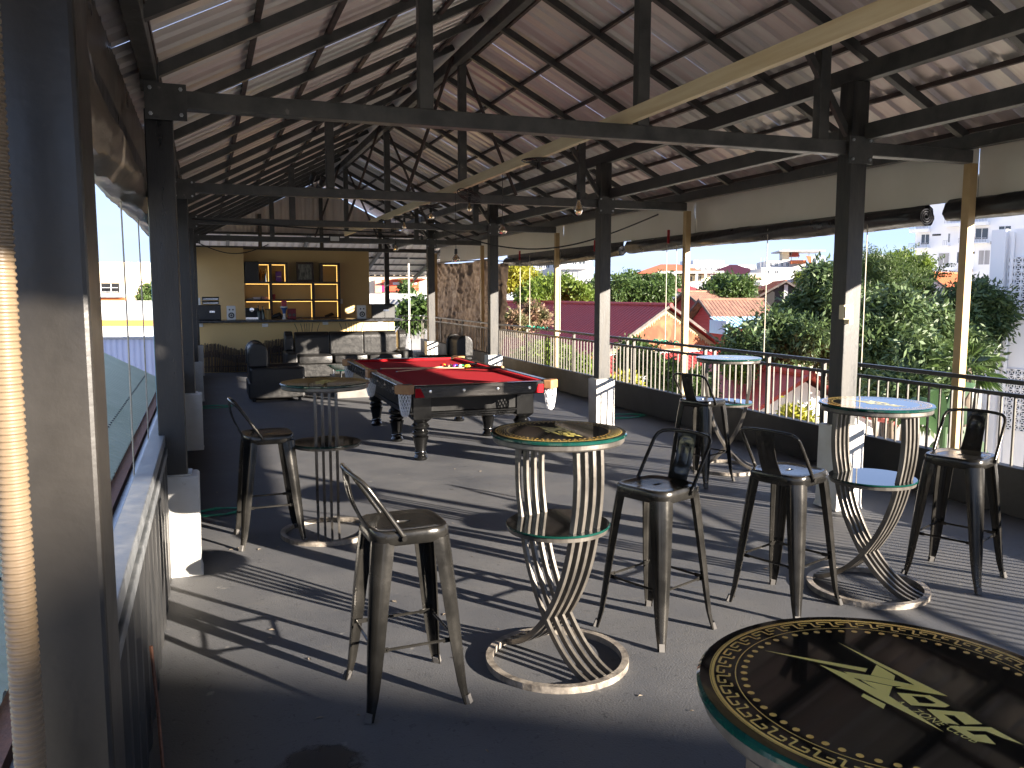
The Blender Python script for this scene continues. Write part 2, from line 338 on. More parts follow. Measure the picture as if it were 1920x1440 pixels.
# ------------------------------------------------------------------ rolled tarpaulins, hanging tarp
def roll(y0, y1, x, z, r, sag, label, ends=True):
    root = empty('rolled_tarpaulin', (x, (y0+y1)/2, z), 0, label, 'tarpaulin', 'tarpaulins rolled up under the eaves')
    n = 24; L = max(8, int((y1-y0)/.08)); rings = []
    for i in range(L+1):
        y = y0 + (y1-y0)*i/L; t = i/L; zz = z - sag*4*t*(1-t)
        ring = []
        for k in range(n):
            a = 2*pi*k/n
            rr = r*(1 + .07*sin(3*a+y*1.7) + .05*sin(7*a-y*5) + random.uniform(-.03, .03))
            ring.append((x + rr*cos(a)*.95, y, zz + rr*sin(a)*1.05))
        rings.append(ring)
    MB().loft(rings).build('roll', M_tarp, root, True, world=True)
    for ye in (y0+.01, y1-.01):
        pts = [(x + (r*.15+r*.8*j/40)*cos(j*.5), ye, z + (r*.15+r*.8*j/40)*sin(j*.5)) for j in range(41)]
        MB().tube(pts, .006, 4).build('end_coil', M_tarp, root, world=True)
    MB().add([(x+.02, y0, z), (x+.02, y1, z), (x+.03, y1, z+.28), (x+.03, y0, z+.28)], [(0,1,2,3)]).build('flap', M_tarp, root, world=True)
    return root
roll(-1.6, 5.62, 6.02, 2.385, .085, .0, 'black tarpaulin roll under the right eave, nearest and beside the tan pole')
roll(5.86, 11.45, 6.02, 2.365, .085, .0, 'black tarpaulin roll under the right eave above the dense dark trees')
roll(11.68, 17.0, 6.02, 2.33, .075, .06, 'thinner sagging black tarpaulin roll under the eave beside the brown curtain')
r4 = roll(.6, 8.6, -.40, 2.30, .11, .0, 'fat wrinkled tarpaulin roll hanging along the left eave')
M_tarpL = mat('translucent_tarpaulin', (.20,.155,.11), (.06,.06,.065), .35, 0, 2.2, .9, 9, stretch=(1,.3,1), transl=.25)
for ch in COL.objects:
    if ch.parent == r4: ch.data.materials[0] = M_tarpL if ch.name.startswith('roll') else M_tarp
# brown hanging tarp
ct = empty('hanging_tarpaulin', (5.93, 19.8, .3), 0, 'wrinkled brown tarpaulin curtain hanging outside the railing', 'tarpaulin')
ny, nz = 150, 80; vs = []; fs = []
for i in range(ny+1):
    for j in range(nz+1):
        y = 16.9 + 6.1*i/ny; t = j/nz
        top = 2.5 - .10*sin(pi*((y-16.9)/6.1)) - (.18 if y < 17.4 else 0)
        bot = .25 + .06*sin(y*4)
        z = bot + (top-bot)*t
        N3 = lambda a, b, c: mnoise.noise(Vector((a, b, c)))
        w = .09*N3(y*2.1, z*.8, 1) + .055*N3(y*7+z*2, z*1.7, 5) + .04*N3(y*4, z*9+y, 9)*(1.3-t) + .025*N3(y*17, z*13, 3)
        w += .10*max(0, t-.72)*sin((y-18)*9*(1+(1-t)*2)+3*N3(y, z*3, 7))
        vs.append((5.97 + w, y + (.25*(1-t) if y < 17.2 else 0), z))
for i in range(ny):
    for j in range(nz): fs.append((i*(nz+1)+j, (i+1)*(nz+1)+j, (i+1)*(nz+1)+j+1, i*(nz+1)+j+1))
MB().add(vs, fs).build('curtain', M_browntarp, ct, True, world=True)
MB().tube([(5.97, 16.95, 2.34), (5.97, 18.6, 2.42), (5.97, 23, 2.5)], .012, 6).build('hanging_rod', M_tarp, ct, world=True)
# red clips on the tarps
for i, (u, v, lab) in enumerate(((1305, 398, 'red strap clipped to the black roll beside the near right post'), (1253, 445, 'red strap on the black roll left of the tan pole'), (974, 480, 'small red strap above the magenta roof on the sagging roll'), (1115, 462, 'red strap half hidden behind the second right post'))):
    if i == 0: p = PX(1615, 398, 5.92)
    else: p = PX(u, v, 5.92)
    o = MB().beam((p.x, p.y, p.z-.08), (p.x+.01, p.y+.01, p.z+.1), .03, .02).build('red_strap', mat('red_strap', (.4,.02,.03), None, .6)); tag(o, lab, 'strap', 'red straps tying the tarpaulin rolls')

# ------------------------------------------------------------------ right railing and kerb
kerb = MB().box(5.70, 5.80, -1.6, 23.4, 0, .375).build('parapet_kerb', M_black, bev=.008); tag(kerb, 'low black kerb wall under the right railing', 'kerb')
rl = empty('balcony_railing', (5.76, 10, .37), 0, 'long black and tan metal railing on the right edge of the terrace', 'railing')
MB().box(5.735, 5.785, -1.6, 23.4, 1.0, 1.035).build('top_rail', M_rail, rl, bev=.003, world=True)
MB().box(5.745, 5.775, -1.6, 23.4, .90, .93).build('middle_rail', M_rail, rl, world=True)
bm_ = MB().box(-.0075, .0075, -.0075, .0075, 0, .525).mesh('baluster', M_baluster)
y = -1.5
while y < 23.4:
    inst('baluster', bm_, rl, (0, y-10, .005)); y += .1165
bp_ = MB().box(-.018, .018, -.018, .018, 0, .63).mesh('railing_post', M_baluster)
for y in (1.2, 3.35, 4.48, 6.62, 7.7, 8.75, 10.8, 12.9, 15.1, 17.2, 19.4, 21.4, 23.3):
    inst('railing_post', bp_, rl, (0, y-10.02, .005))
    if y in (8.75, 10.8, 6.62): inst('railing_post', bp_, rl, (0, y+.2-10.02, .005))
# far return of the railing
r2 = empty('end_railing', (4.9, 23.4, 0), 0, 'pale railing closing the far end of the terrace', 'railing')
for z in (1.02, .9): MB().beam((4.2, 23.4, z), (5.75, 23.4, z), .03, .03).build('rail', M_galv, r2, world=True)
for x in np.arange(4.25, 5.75, .115): inst('baluster', bm_, r2, (x-4.9, 0, .37))

# ------------------------------------------------------------------ left side: clad parapet with galvanised rail
lp = empty('clad_parapet', (-.3, 9, 0), 0, 'low parapet of dark ribbed sheet with a galvanised rail along the left edge', 'parapet')
vs = []; fs = []; ys = np.arange(1.6, 18.3, .06)
for i, yy in enumerate(ys):
    x = -.262 + (.012 if (i % 4) < 2 else -.004)
    vs += [(x, yy, .0), (x, yy, .74)]
for i in range(len(ys)-1): fs.append((2*i, 2*i+2, 2*i+3, 2*i+1))
MB().add(vs, fs).build('cladding', mat('dark_ribbed_cladding', (.016,.017,.018), (.04,.039,.038), .4, .2, 6, .1, 40, stretch=(1,3,.4)), lp, world=True)
MB().box(-.34, -.255, 1.6, 18.2, .80, .86).build('top_rail', M_galvd, lp, bev=.005, world=True)
MB().box(-.285, -.245, 1.6, 18.2, .735, .785).build('lower_rail', M_galvd, lp, bev=.004, world=True)
for yy in (3.2, 5.1, 7.4, 9.5, 11.6, 13.8, 16): MB().box(-.325, -.285, yy-.02, yy+.02, .0, .80).build('upright', M_galv, lp, world=True)
rb = MB().tube([PZ(306, 1445, .0), PX(296, 1330, -.225), PX(283, 1212, -.235)], .007, 6).build('rebar_rod', M_rust); tag(rb, 'thin rusty rebar rod leaning on the ribbed parapet', 'rod')
bl = MB().box(-.38, -.33, 6.9, 6.95, -.5, 2.45).build('blue_pole', M_blue); tag(bl, 'thin sky blue pole outside the nearest left plinth', 'pole')
cd = empty('conduit_pipe', (-.3, 1.22, 0), 0, 'pale ribbed conduit running up beside the scratched near post', 'pipe')
pts = []; rr = []
for i in range(840):
    z = .3 + 1.9*i/840; t = (z-.3)/1.9
    pts.append((-.243 + .004*(t-.5), 1.22, z)); rr.append(.0185 + .0010*(1 if i % 4 < 2 else -1))
MB().tube(pts, rr, 14).build('corrugated_tube', M_conduit, cd, True, world=True)
# cords
for (u, va, vb, x, lab) in ((222, 300, 960, -.42, 'dark cord hanging from the left roll, nearest the scratched post'), (256, 360, 850, -.42, 'middle dark cord hanging from the left tarpaulin roll'), (284, 420, 760, -.42, 'dark cord beside the blue pole')):
    a = PX(u, va, x); b = Vector((a.x, a.y, .55 if u < 230 else .5))
    o = MB().tube([a, (a.x+.004, a.y, (a.z+b.z)/2), b], .005, 5).build('hanging_rope', M_rope); tag(o, lab, 'cord', 'cords hanging from the tarpaulin rolls')
for (u, v, lab) in ((1247, 640, 'pale cord knotted green to the railing before the orange mural'), (1432, 670, 'straight pale cord in front of the blue awning'), (975, 620, 'thin cord at the left end of the magenta roof'), (993, 600, 'pale cord hanging before the bright yellow tree'), (1050, 620, 'pale cord in front of the white terraced building'), (1617, 640, 'long pale cord just right of the near right post'), (1266, 600, 'thin white cord touching the tan pole')):
    a = PX(u, v, 5.95)
    o = MB().tube([(a.x, a.y, .95), (a.x+.003, a.y+.003, 1.6), (a.x, a.y, 2.4)], .006, 5).build('hanging_rope', M_rope); tag(o, lab, 'cord', 'cords hanging from the tarpaulin rolls')
def coil(c, r, n, lab):
    pts = [(c[0]+r*(1+.25*sin(i*.7))*cos(i*.33)*1.6, c[1]+r*(1+.2*cos(i*.5))*sin(i*.33), .01+.006*(i % 5)/5) for i in range(n)]
    o = MB().tube(pts, .006, 5).build('green_rope', M_green, smooth=True); tag(o, lab, 'rope', 'loose green ropes')
coil((.02, 6.75), .10, 40, 'green rope loop on the floor beside the nearest left plinth')
coil((.05, 13.1), .14, 50, 'green rope coil on the floor beyond the second left plinth')
coil((5.3, 10.2), .17, 60, 'tangled green rope on the floor below the right railing')
p = PX(1245, 643, 5.76)
coilp = [(5.76+.03*cos(i), p.y-.32+i*.013, 1.035+.025*sin(i*1.3)) for i in range(48)]
o = MB().tube(coilp, .008, 5).build('green_rope', M_green); tag(o, 'green rope wound round the top rail before the mural', 'rope', 'loose green ropes')
p = PX(1010, 612, 5.76)
o = MB().tube([(5.76+.03*cos(i), p.y-.5+i*.025, 1.035+.025*sin(i*1.3)) for i in range(48)], .01, 5).build('green_rope', M_green); tag(o, 'green rope wound round the top rail before the pink blossom shrub', 'rope', 'loose green ropes')

# socket box on the near right post
sb = empty('outlet_box', (4.6, 5.2, 1.54), 0, 'cream double outlet box on the near right post', 'outlet')
MB().box(4.545, 4.635, 5.17, 5.226, 1.49, 1.60).build('housing', M_socket, sb, bev=.006, world=True)
MB().box(4.552, 4.628, 5.16, 5.172, 1.50, 1.59).build('faceplate', M_socket, sb, bev=.004, world=True)
for x in (4.575, 4.605):
    for z in (1.52, 1.54): MB().box(x-.005, x+.005, 5.157, 5.162, z-.005, z+.005).build('socket_hole', M_dark, sb, world=True)
    MB().box(x-.01, x+.01, 5.157, 5.162, 1.56, 1.58).build('switch', M_whitep, sb, world=True)
MB().box(4.60, 4.636, 5.171, 5.226, 1.455, 1.489).build('backing_board', M_batten, sb, world=True)

# ------------------------------------------------------------------ pendant lamps on the batten
def bulb_prof(r, l): return [(.011, 0), (.012, -.01), (r*.55, -l*.25), (r*.9, -l*.5), (r, -l*.68), (r*.8, -l*.87), (r*.4, -l*.97), (.002, -l)]
def pendant(u, v, ls, disc=None, rb=.03, lb=.10, lab='', tilt=0, nobulb=False):
    p = PX(u, v, 2.74); top = 2.83
    root = empty('pendant_lamp', (2.74, p.y, top), 0, lab, 'lamp', 'pendant lamps hung from the timber batten')
    zb = p.z + lb*.6
    MB().tube([(0,0,0), (.002,.002,(zb-top)*.5), (0,0,zb+.05-top)], .0035, 5).build('cord', M_plastic, root)
    MB().lathe([(.008,.06),(.017,.055),(.019,.0),(.012,-.004)], (0,0,zb-top), 14).build('socket', M_plastic, root, True)
    if not nobulb:
        b = MB().lathe(bulb_prof(rb, lb), (0,0,zb-top), 16).build('bulb', M_bulb, root, True)
        MB().tube([(.006,0,zb-top-.01),(.01,.004,zb-top-lb*.6),(-.008,0,zb-top-lb*.35),(-.006,-.004,zb-top-lb*.75)], .0022, 4).build('filament', M_fil, b)
    if disc:
        zd = zb+.07-top
        Rm = Matrix.Translation((0,0,zd)) @ Matrix.Rotation(tilt, 4, 'Y') @ Matrix.Rotation(-tilt*.4, 4, 'X')
        m = MB()
        for R in (disc, disc*.75): m.tube([(R*cos(a), R*sin(a), 0) for a in np.linspace(0, 2*pi, 28, endpoint=False)], .006, 6, closed=True)
        for a in range(6): m.tube([(0,0,0), (disc*cos(a*pi/3), disc*sin(a*pi/3), 0)], .005, 5)
        m.lathe([(.03,-.01),(.03,.012)], (0,0,0), 12); m.move(Rm); m.build('wheel', M_plastic, root)
pendant(1085, 392, 0, None, .033, .12, 'pendant with a long amber bulb nearest on the batten')
pendant(1010, 330, 0, .145, lab='nearest wheel pendant, without a bulb, on the batten', nobulb=True)
pendant(942, 432, 0, None, .045, .09, 'bare round bulb pendant overlapping the second right post')
pendant(880, 390, 0, .14, .028, .1, 'wheel pendant with the steepest tilt and an amber bulb', .45)
pendant(855, 485, 0, None, .045, .09, 'lowest hanging pendant bulb in front of the brown curtain')
pendant(808, 406, 0, .15, .045, .09, 'wheel pendant with a round clear bulb near the fan')
pendant(791, 455, 0, None, .02, .06, 'black socket pendant without a bulb before the third right post', nobulb=True)
pendant(758, 424, 0, .15, .03, .1, 'level wheel pendant with a lit amber tube bulb')
pendant(742, 466, 0, None, .045, .09, 'pendant bulb hanging at the right end of the bar wall')
pendant(722, 424, 0, .13, .02, .06, 'farthest tilted wheel pendant without a bulb', -.4, nobulb=True)
# slack cable between the ties
def cable(pts, r, lab):
    o = MB().tube(pts, r, 6).build('slack_cable', M_plastic, smooth=True); tag(o, lab, 'cable')
cable([Vector((-.2+.02*i, 13.84, 2.82-.18*(1-abs(i-15)/15)**1*.6)) if False else Vector((-.15+3.2*i/20, 13.82, 2.80-.12*sin(pi*i/20*.5)-.02*i/20)) for i in range(21)], .012, 'black cable slung under the third tie beam on the left')
cable([Vector((3.1+2.75*i/24, 12.3-2.0*i/24, 2.70-.42*sin(pi*i/24)+.05*i/24)) for i in range(25)], .010, 'black cable sagging between the third and second right posts')
cable([Vector((-.1+1.5*i/20, 20.3, 2.78-.22*sin(pi*i/20))) for i in range(21)], .010, 'black cable drooping across the top of the left bar wall')
# floodlight under the beam end
p = PY(627, 448, 18.05)
fl = empty('flood_light', p, 0, 'small flood lamp fixed to the far tie beam at the batten end', 'lamp')
MB().box(-.11,.11,-.05,.03,-.06,.06).build('lamp_body', M_plastic, fl, bev=.01); MB().box(-.09,.09,-.056,-.051,-.045,.045).build('lens', M_whitep, fl)
p = PY(607, 348, 9.5)
sl = empty('spot_lamps', (p.x, p.y, 2.832), 0, 'cluster of two black spotlights on the second tie beam', 'lamp')
for dx, lz in ((-.12, .1), (-.02, .06)):
    MB().tube([(dx,0,0),(dx,0,.06)], .012, 6).build('bracket', M_plastic, sl); MB().tube([(dx,.05,lz-.02),(dx+.01,-.06,lz+.03)], .03, 10).build('lamp_can', M_plastic, sl, True)

# ================================================================== BAR STOOLS
def sq_ring(h, z, n=32, e=5, hy=None):
    out = []; hy = hy or h
    for k in range(n):
        a = 2*pi*(k+.5)/n; c, s = cos(a), sin(a); r = (abs(c)**e+abs(s)**e)**(-1/e)
        out.append((h*r*c, hy*r*s, z))
    return out
def leg_mb(sx, sy):
    rings = []; d = Vector((sx, sy, 0)).normalized(); t = Vector((-d.y, d.x, 0))
    for z, o, w in ((.705,.133,.056),(.62,.143,.054),(.45,.160,.048),(.3,.174,.042),(.18,.185,.035),(.09,.194,.028),(.035,.203,.022),(.0,.210,.019)):
        c = Vector((sx*o, sy*o, z)); outer = []; inner = []
        for q in np.linspace(-1, 1, 9):
            dep = .30*(1-abs(q)**2.2) - .62*max(0, abs(q)-.45)
            outer.append(c + t*(q*w) + d*(dep*w)); inner.append(c + t*(q*w*.9) + d*(dep*w-.005))
        rings.append(outer + inner[::-1])
    return MB().loft(rings, cap0=True, cap1=True)
def make_stool():
    root = empty('bar_stool', (0,0,0), 0, 'x', 'stool', 'black metal bar stools with low backs')
    MB().loft([sq_ring(.160,.690), sq_ring(.166,.700), sq_ring(.166,.738), sq_ring(.160,.748), sq_ring(.150,.750), sq_ring(.138,.745), sq_ring(.10,.744), sq_ring(.03,.7435, hy=.014), sq_ring(.028,.735, hy=.012), sq_ring(.028,.715,hy=.012)]).build('seat', M_stool, root, True)
    for sx, sy in ((1,1),(1,-1),(-1,1),(-1,-1)):
        lg = leg_mb(sx, sy).build('leg', M_stool, root, True)
        MB().beam((sx*.203, sy*.203, .035), (sx*.212, sy*.212, .0), .026, .026, (1,1,0)).build('foot_cap', M_rubber, lg)
    zs = .27; o = .170
    for a, b in (((1,1),(1,-1)),((1,-1),(-1,-1)),((-1,-1),(-1,1)),((-1,1),(1,1))):
        A = Vector((a[0]*o, a[1]*o, zs)); B = Vector((b[0]*o, b[1]*o, zs)); d = (B-A)
        m = MB().tube([A+d*.14, A+d*.86], .0065, 6); m.beam(A+d*.02, A+d*.16, .003, .02); m.beam(A+d*.84, A+d*.98, .003, .02); m.build('stretcher', M_stool, root)
    half = [(-.045,.171,.725),(-.06,.172,.75),(-.13,.172,.855),(-.185,.171,.935),(-.205,.163,.96),(-.222,.143,.974),(-.232,.1,.98),(-.238,.05,.983),(-.24,0,.984)]
    pts = half + [(x,-y,z) for x, y, z in half[-2::-1]]
    MB().tube(pts, .0095, 10).build('back_tube', M_stool, root, True)
    for s in (1,-1): MB().tube([(-.045, s*.164, .722), (-.045, s*.184, .722)], .011, 10).build('bolt', M_stool, root)
    nu, nv = 8, 14; vs = []; fs = []
    for side in (0, 1):
        for j in range(nv+1):
            t = j/nv; z = .745 + .235*t; x = -.158 - .078*t - .018*sin(pi*t)
            hw = .058 - .006*sin(pi*t)
            for i in range(nu+1):
                q = -1+2*i/nu; em = .007 if (abs(q) < .62 and .18 < t < .8) else 0
                if em and abs(q) < .4 and .26 < t < .72: em = .002
                vs.append((x - .010*(1-q*q) + em - side*.004, q*hw, z))
    N = (nv+1)*(nu+1)
    for sd_ in (0, 1):
        for j in range(nv):
            for i in range(nu):
                a = sd_*N + j*(nu+1)+i; f = (a, a+1, a+nu+2, a+nu+1); fs.append(f if sd_ == 0 else f[::-1])
    for j in range(nv):
        for i in (0, nu): a = j*(nu+1)+i; fs.append((a, a+nu+1, N+a+nu+1, N+a) if i == 0 else (a, N+a, N+a+nu+1, a+nu+1))
    MB().add(vs, fs).build('back_plate', M_stool, root, True)
    return root
stool = make_stool()
spots = [(.745,3.40, 3, 'bar stool nearest the camera, facing right in front of the centre table'),
         (2.09,3.64, 202, 'bar stool with scraped front leg right of the centre table'),
         (2.93,3.70, 20, 'bar stool with its back turned, between the two front right tables'),
         (4.16,3.71, 203, 'rightmost bar stool, beside the blue reflecting table and the railing'),
         (4.15,6.46, 22, 'farthest bar stool, beside the tall table at the railing'),
         (.36,5.91, 3, 'left bar stool beside the dull shaded table')]
for i, (x, y, a, lab) in enumerate(spots):
    o = stool if i == 0 else copy_tree(stool)
    o.location = (x, y, 0); o.rotation_euler = (0,0,radians(a)); o['label'] = lab

# ================================================================== TALL TABLES
TZ = 1.08
def make_table():
    root = empty('high_table', (0,0,0), 0, 'x', 'table', 'round glass high tables on crossing bar legs')
    n = 48; rings = []
    MB().lathe([(.298,.0),(.298,.03),(.330,.03),(.330,0),(.298,.0)], (0,0,0), n, False).build('base_ring', M_ring, root)
    for s in (1, -1):
        path = [(1.035,.196),(.9,.203),(.78,.198),(.68,.183),(.6,.168),(.52,.148),(.44,.121),(.36,.085),(.29,.046),(.22,.0),(.16,-.05),(.105,-.108),(.062,-.170),(.032,-.235),(.018,-.290)]
        # smooth
        P = []
        for i in range(len(path)-1):
            p0, p1, p2, p3 = path[max(0,i-1)], path[i], path[i+1], path[min(len(path)-1,i+2)]
            for t in (0, .33, .67): P.append(tuple(.5*(2*p1[c]+(p2[c]-p0[c])*t+(2*p0[c]-5*p1[c]+4*p2[c]-p3[c])*t*t+(3*p1[c]-p0[c]-3*p2[c]+p3[c])*t**3) for c in (0,1)))
        P.append(path[-1])
        for k_ in range(4):
            yo = (k_-1.5)*.047; hw_ = .0095 if s > 0 else .0082
            rings = []
            for i, (z, x) in enumerate(P):
                a = P[max(0,i-1)]; b = P[min(len(P)-1,i+1)]; dz, dx = b[0]-a[0], b[1]-a[1]; L = sqrt(dz*dz+dx*dx) or 1; nz, nx = dx/L, -dz/L
                rings.append([(s*(x+nx*h), yo+w, max(.012, z+nz*h)) for h, w in ((-.014,-hw_),(.014,-hw_),(.014,hw_),(-.014,hw_))])
            MB().loft(rings, cap0=True, cap1=True).build('bar', M_bar, root, bev=.002)
    sh = MB().lathe([(.20,.628),(.228,.628),(.23,.645),(.0,.645)], (0,0,0), n, False).build('lower_shelf', M_bar, root)
    MB().lathe([(.0,.6475),(.2325,.6475),(.2365,.650),(.2365,.6555),(.233,.658)], (0,0,0), 64, False).build('glass_edge', M_glassedge, sh, True)
    MB().lathe([(.233,.6585),(.0,.6585)], (0,0,0), 64, False).build('glass_face', M_glassblk, sh)
    fr = MB().lathe([(.25,1.035),(.291,1.035),(.296,1.042),(.296,1.0595),(.25,1.0595),(.25,1.035)], (0,0,0), 64, False).build('top_frame', M_bar, root)
    top = MB().lathe([(.0,1.062),(.301,1.062),(.306,1.066),(.306,1.074),(.301,1.0785)], (0,0,0), 96, False).build('tabletop', M_glassedge, root, True)
    MB().lathe([(.301,1.079),(.0,1.079)], (0,0,0), 96, False).build('glass_face', M_glassblk, top)
    # gold print: greek key, rings, dots
    zt = 1.0796; m = MB()
    def arc(r, w, n=160):
        vs = [(rr*cos(2*pi*k/n), rr*sin(2*pi*k/n), zt) for rr in (r-w, r+w) for k in range(n)]
        m.add(vs, [(k, n+k, n+(k+1) % n, (k+1) % n) for k in range(n)])
    arc(.2845, .0008); arc(.2805, .0024); arc(.244, .0009)
    N = 46; w = .0019
    def pol(r, a): return (r*cos(a), r*sin(a), zt)
    def rseg(a, r0, r1):
        da = w/.26; m.add([pol(r0,a-da), pol(r1,a-da), pol(r1,a+da), pol(r0,a+da)], [(0,1,2,3)])
    def aseg(r, a0, a1):
        q = 3; vs = [pol(r-w, a0+(a1-a0)*i/q) for i in range(q+1)] + [pol(r+w, a0+(a1-a0)*i/q) for i in range(q+1)]
        m.add(vs, [(i, i+q+1, i+q+2, i+1) for i in range(q)])
    U = 2*pi/N
    for i in range(N):
        a = i*U
        rseg(a, .2535, .2725); aseg(.2725, a, a+U*.68); rseg(a+U*.68, .2625, .2725); aseg(.2625, a+U*.36, a+U*.68)
        aseg(.2535, a, a+U*.0); rseg(a+U*1.0-U*.0001, .2535, .2725) if False else None
        aseg(.2535, a-U*.0, a+U*.16) if False else aseg(.2535, a-U*.32, a)
        rseg(a-U*.32, .2535, .2625) if False else None
    m.build('key_border', M_gold2, top)
    m = MB(); nd = 62
    for i in range(nd):
        a = 2*pi*i/nd; c = pol(.2305, a); m.add([(c[0]+.0055*cos(b), c[1]+.0055*sin(b), zt) for b in np.linspace(0, 2*pi, 12, endpoint=False)], [tuple(range(12))])
    m.build('dot_border', M_gold2, top)
    return root, top
tab, tabtop = make_table()
T5 = (.995, .98)
A5 = radians(-70)
# the emblem, measured on the nearest table and laid on its top
def lg(u, v):
    p = PZ(1280+u/3, 1120+v/3, TZ); x, y = p.x-T5[0], p.y-T5[1]; c, s = cos(-A5), sin(-A5)
    return (x*c-y*s, x*s+y*c, 1.0798)
em = MB()
for pl in ([(455,297),(1040,400),(1028,419),(780,369)],
           [(770,378),(935,432),(1040,470),(960,452),(1165,556),(1470,757),(1088,562)],
           [(905,416),(1068,440),(1300,492),(1292,507),(1180,497),(965,452)],
           [(1090,378),(1195,440),(1188,466),(1058,436)],
           [(1002,464),(1180,500),(1160,554),(1130,542)],
           [(870,250),(1492,556),(1195,507),(1302,492),(1218,440),(1094,377)],
           [(1016,540),(1142,601),(1130,627),(1004,556)],
           [(1372,627),(1585,645),(1685,712),(1588,714),(1528,664),(1470,658),(1556,716),(1462,702)],
           [(1555,724),(1735,730),(1920,830),(1800,790),(1705,752),(1590,748)],
           [(1495,722),(1548,722),(1640,772),(1705,772),(1762,826),(1640,806)]):
    em.poly([lg(*q) for q in pl])
oo = [(1205,535),(1390,551),(1503,608),(1478,618),(1285,606),(1240,572)]; oi = [(1288,553),(1362,560),(1425,594),(1405,598),(1330,592),(1308,570)]
em.add([lg(*q) for q in oo+oi], [(k, (k+1) % 6, 6+(k+1) % 6, 6+k) for k in range(6)])
emo = em.build('emblem', M_gold, tabtop)
cu = bpy.data.curves.new('t', 'FONT'); cu.body = 'A - ZONE CLUB'; cu.size = 1; cu.align_x = 'LEFT'; cu.shear = .25; cu.space_character = 1.08
to = bpy.data.objects.new('t', cu); COL.objects.link(to); bpy.context.view_layer.update()
tm = bpy.data.meshes.new_from_object(to.evaluated_get(bpy.context.evaluated_depsgraph_get())); bpy.data.objects.remove(to)
xs = [v.co.x for v in tm.vertices]; w0, w1 = min(xs), max(xs)
A = Vector(lg(1178,588)); B = Vector(lg(1640,820)); C_ = Vector(lg(1195,562)); ex = (B-A); ey = (C_-A)
ey = ey - ex*(ey.dot(ex)/ex.dot(ex)); ey = ey.normalized()*.0165/.7
for v in tm.vertices: v.co = A + ex*((v.co.x-w0)/(w1-w0)) + ey*v.co.y
tm.materials.append(M_gold); tx = bpy.data.objects.new('lettering', tm); COL.objects.link(tx); tx.parent = tabtop
tables = [(*T5, -70, 'nearest black and gold table, cut off by the bottom right corner'),
          (1.47, 3.45, -72, 'tall table with dark gold top in the centre between two stools'),
          (3.52, 3.72, -70, 'tall table whose glass top reflects the blue sky before the near right post'),
          (.76, 5.92, -97.3, 'tall shaded table left of the pool table'),
          (4.66, 6.82, -36, 'farthest tall table, standing close to the railing')]
for i, (x, y, a, lab) in enumerate(tables):
    o = tab if i == 0 else copy_tree(tab)
    o.location = (x, y, 0); o.rotation_euler = (0,0,radians(a)); o['label'] = lab

# ================================================================== POOL TABLE
PCX, PCY = 2.46, 9.36; HX, HY = .775, 1.68
pt = empty('pool_table', (PCX, PCY, 0), 0, 'black pool table with red cloth and white net pockets', 'pool table')
def frame_ring(m, hx0, hy0, hx1, hy1, z0, z1):
    m.box(-hx1, hx1, -hy1, -hy0, z0, z1).box(-hx1, hx1, hy0, hy1, z0, z1).box(-hx1, -hx0, -hy0, hy0, z0, z1).box(hx0, hx1, -hy0, hy0, z0, z1); return m
MB().box(-HX+.07, HX-.07, -HY+.07, HY-.07, .74, .790).build('cloth_bed', M_felt, pt)
# side rails as separate pieces between pockets
rail_spans = []
for sy in (-1, 1):
    MB().prism([(-HX+.12,0),(HX-.12,0),(HX-.12,.078),(-HX+.12,.078)], .70, .822, lambda x, y, z, s=sy: (x, s*(HY-y), z)).build('end_rail', M_railwood, pt, bev=.012)
    MB().prism([(-HX+.15,.080),(HX-.15,.080),(HX-.19,.132),(-HX+.19,.132)], .792, .818, lambda x, y, z, s=sy: (x, s*(HY-y), z)).build('cushion', M_cushion, pt, bev=.004)
for sx in (-1, 1):
    for a, b in ((-HY+.12, -.07), (.07, HY-.12)):
        MB().prism([(a,0),(b,0),(b,.078),(a,.078)], .70, .822, lambda y, x, z, s=sx: (s*(HX-x), y, z)).build('side_rail', M_railwood, pt, bev=.012)
        MB().prism([(a+.03,.080),(b-.02,.080),(b-.05,.132),(a+.07,.132)], .792, .818, lambda y, x, z, s=sx: (s*(HX-x), y, z)).build('cushion', M_cushion, pt, bev=.004)
# red flashes at the rail ends, studs
for sx in (-1, 1):
    MB().prism([(0,0),(.09,0),(.05,.085),(0,.085)], -HY-.006, -HY+.02, lambda x, y, z, s=sx: (s*(HX-.13-x), z, .71+y)).build('red_inlay', M_cushion, pt)
for x in (-.5, -.17, .17, .5): MB().lathe([(.016,0),(.014,.006),(0,.007)], (0,0,0), 10, False).move(Matrix.Translation((x,-HY-.001,.765)) @ Matrix.Rotation(pi/2,4,'X')).build('rail_stud', M_chrome, pt)
for y in (-1.3,-.9,-.5,.5,.9,1.3): MB().lathe([(.016,0),(.014,.006),(0,.007)], (0,0,0), 10, False).move(Matrix.Translation((-HX-.001,y,.765)) @ Matrix.Rotation(-pi/2,4,'Y')).build('rail_stud', M_chrome, pt)
frame_ring(MB(), HX-.24, HY-.56, HX-.20, HY-.50, .50, .70).build('apron', M_apron, pt, bev=.004)
frame_ring(MB(), HX-.30, HY-.6, HX-.05, HY-.30, .685, .735).build('under_frame', M_apron, pt)
for i, (dz, e) in enumerate(((.488,.0),(.462,-.02),(.436,-.04))):
    frame_ring(MB(), HX-.29+e, HY-.62+e, HX-.185+e, HY-.485+e, dz-.008, dz+.008).build('step_moulding', M_lacq, pt)
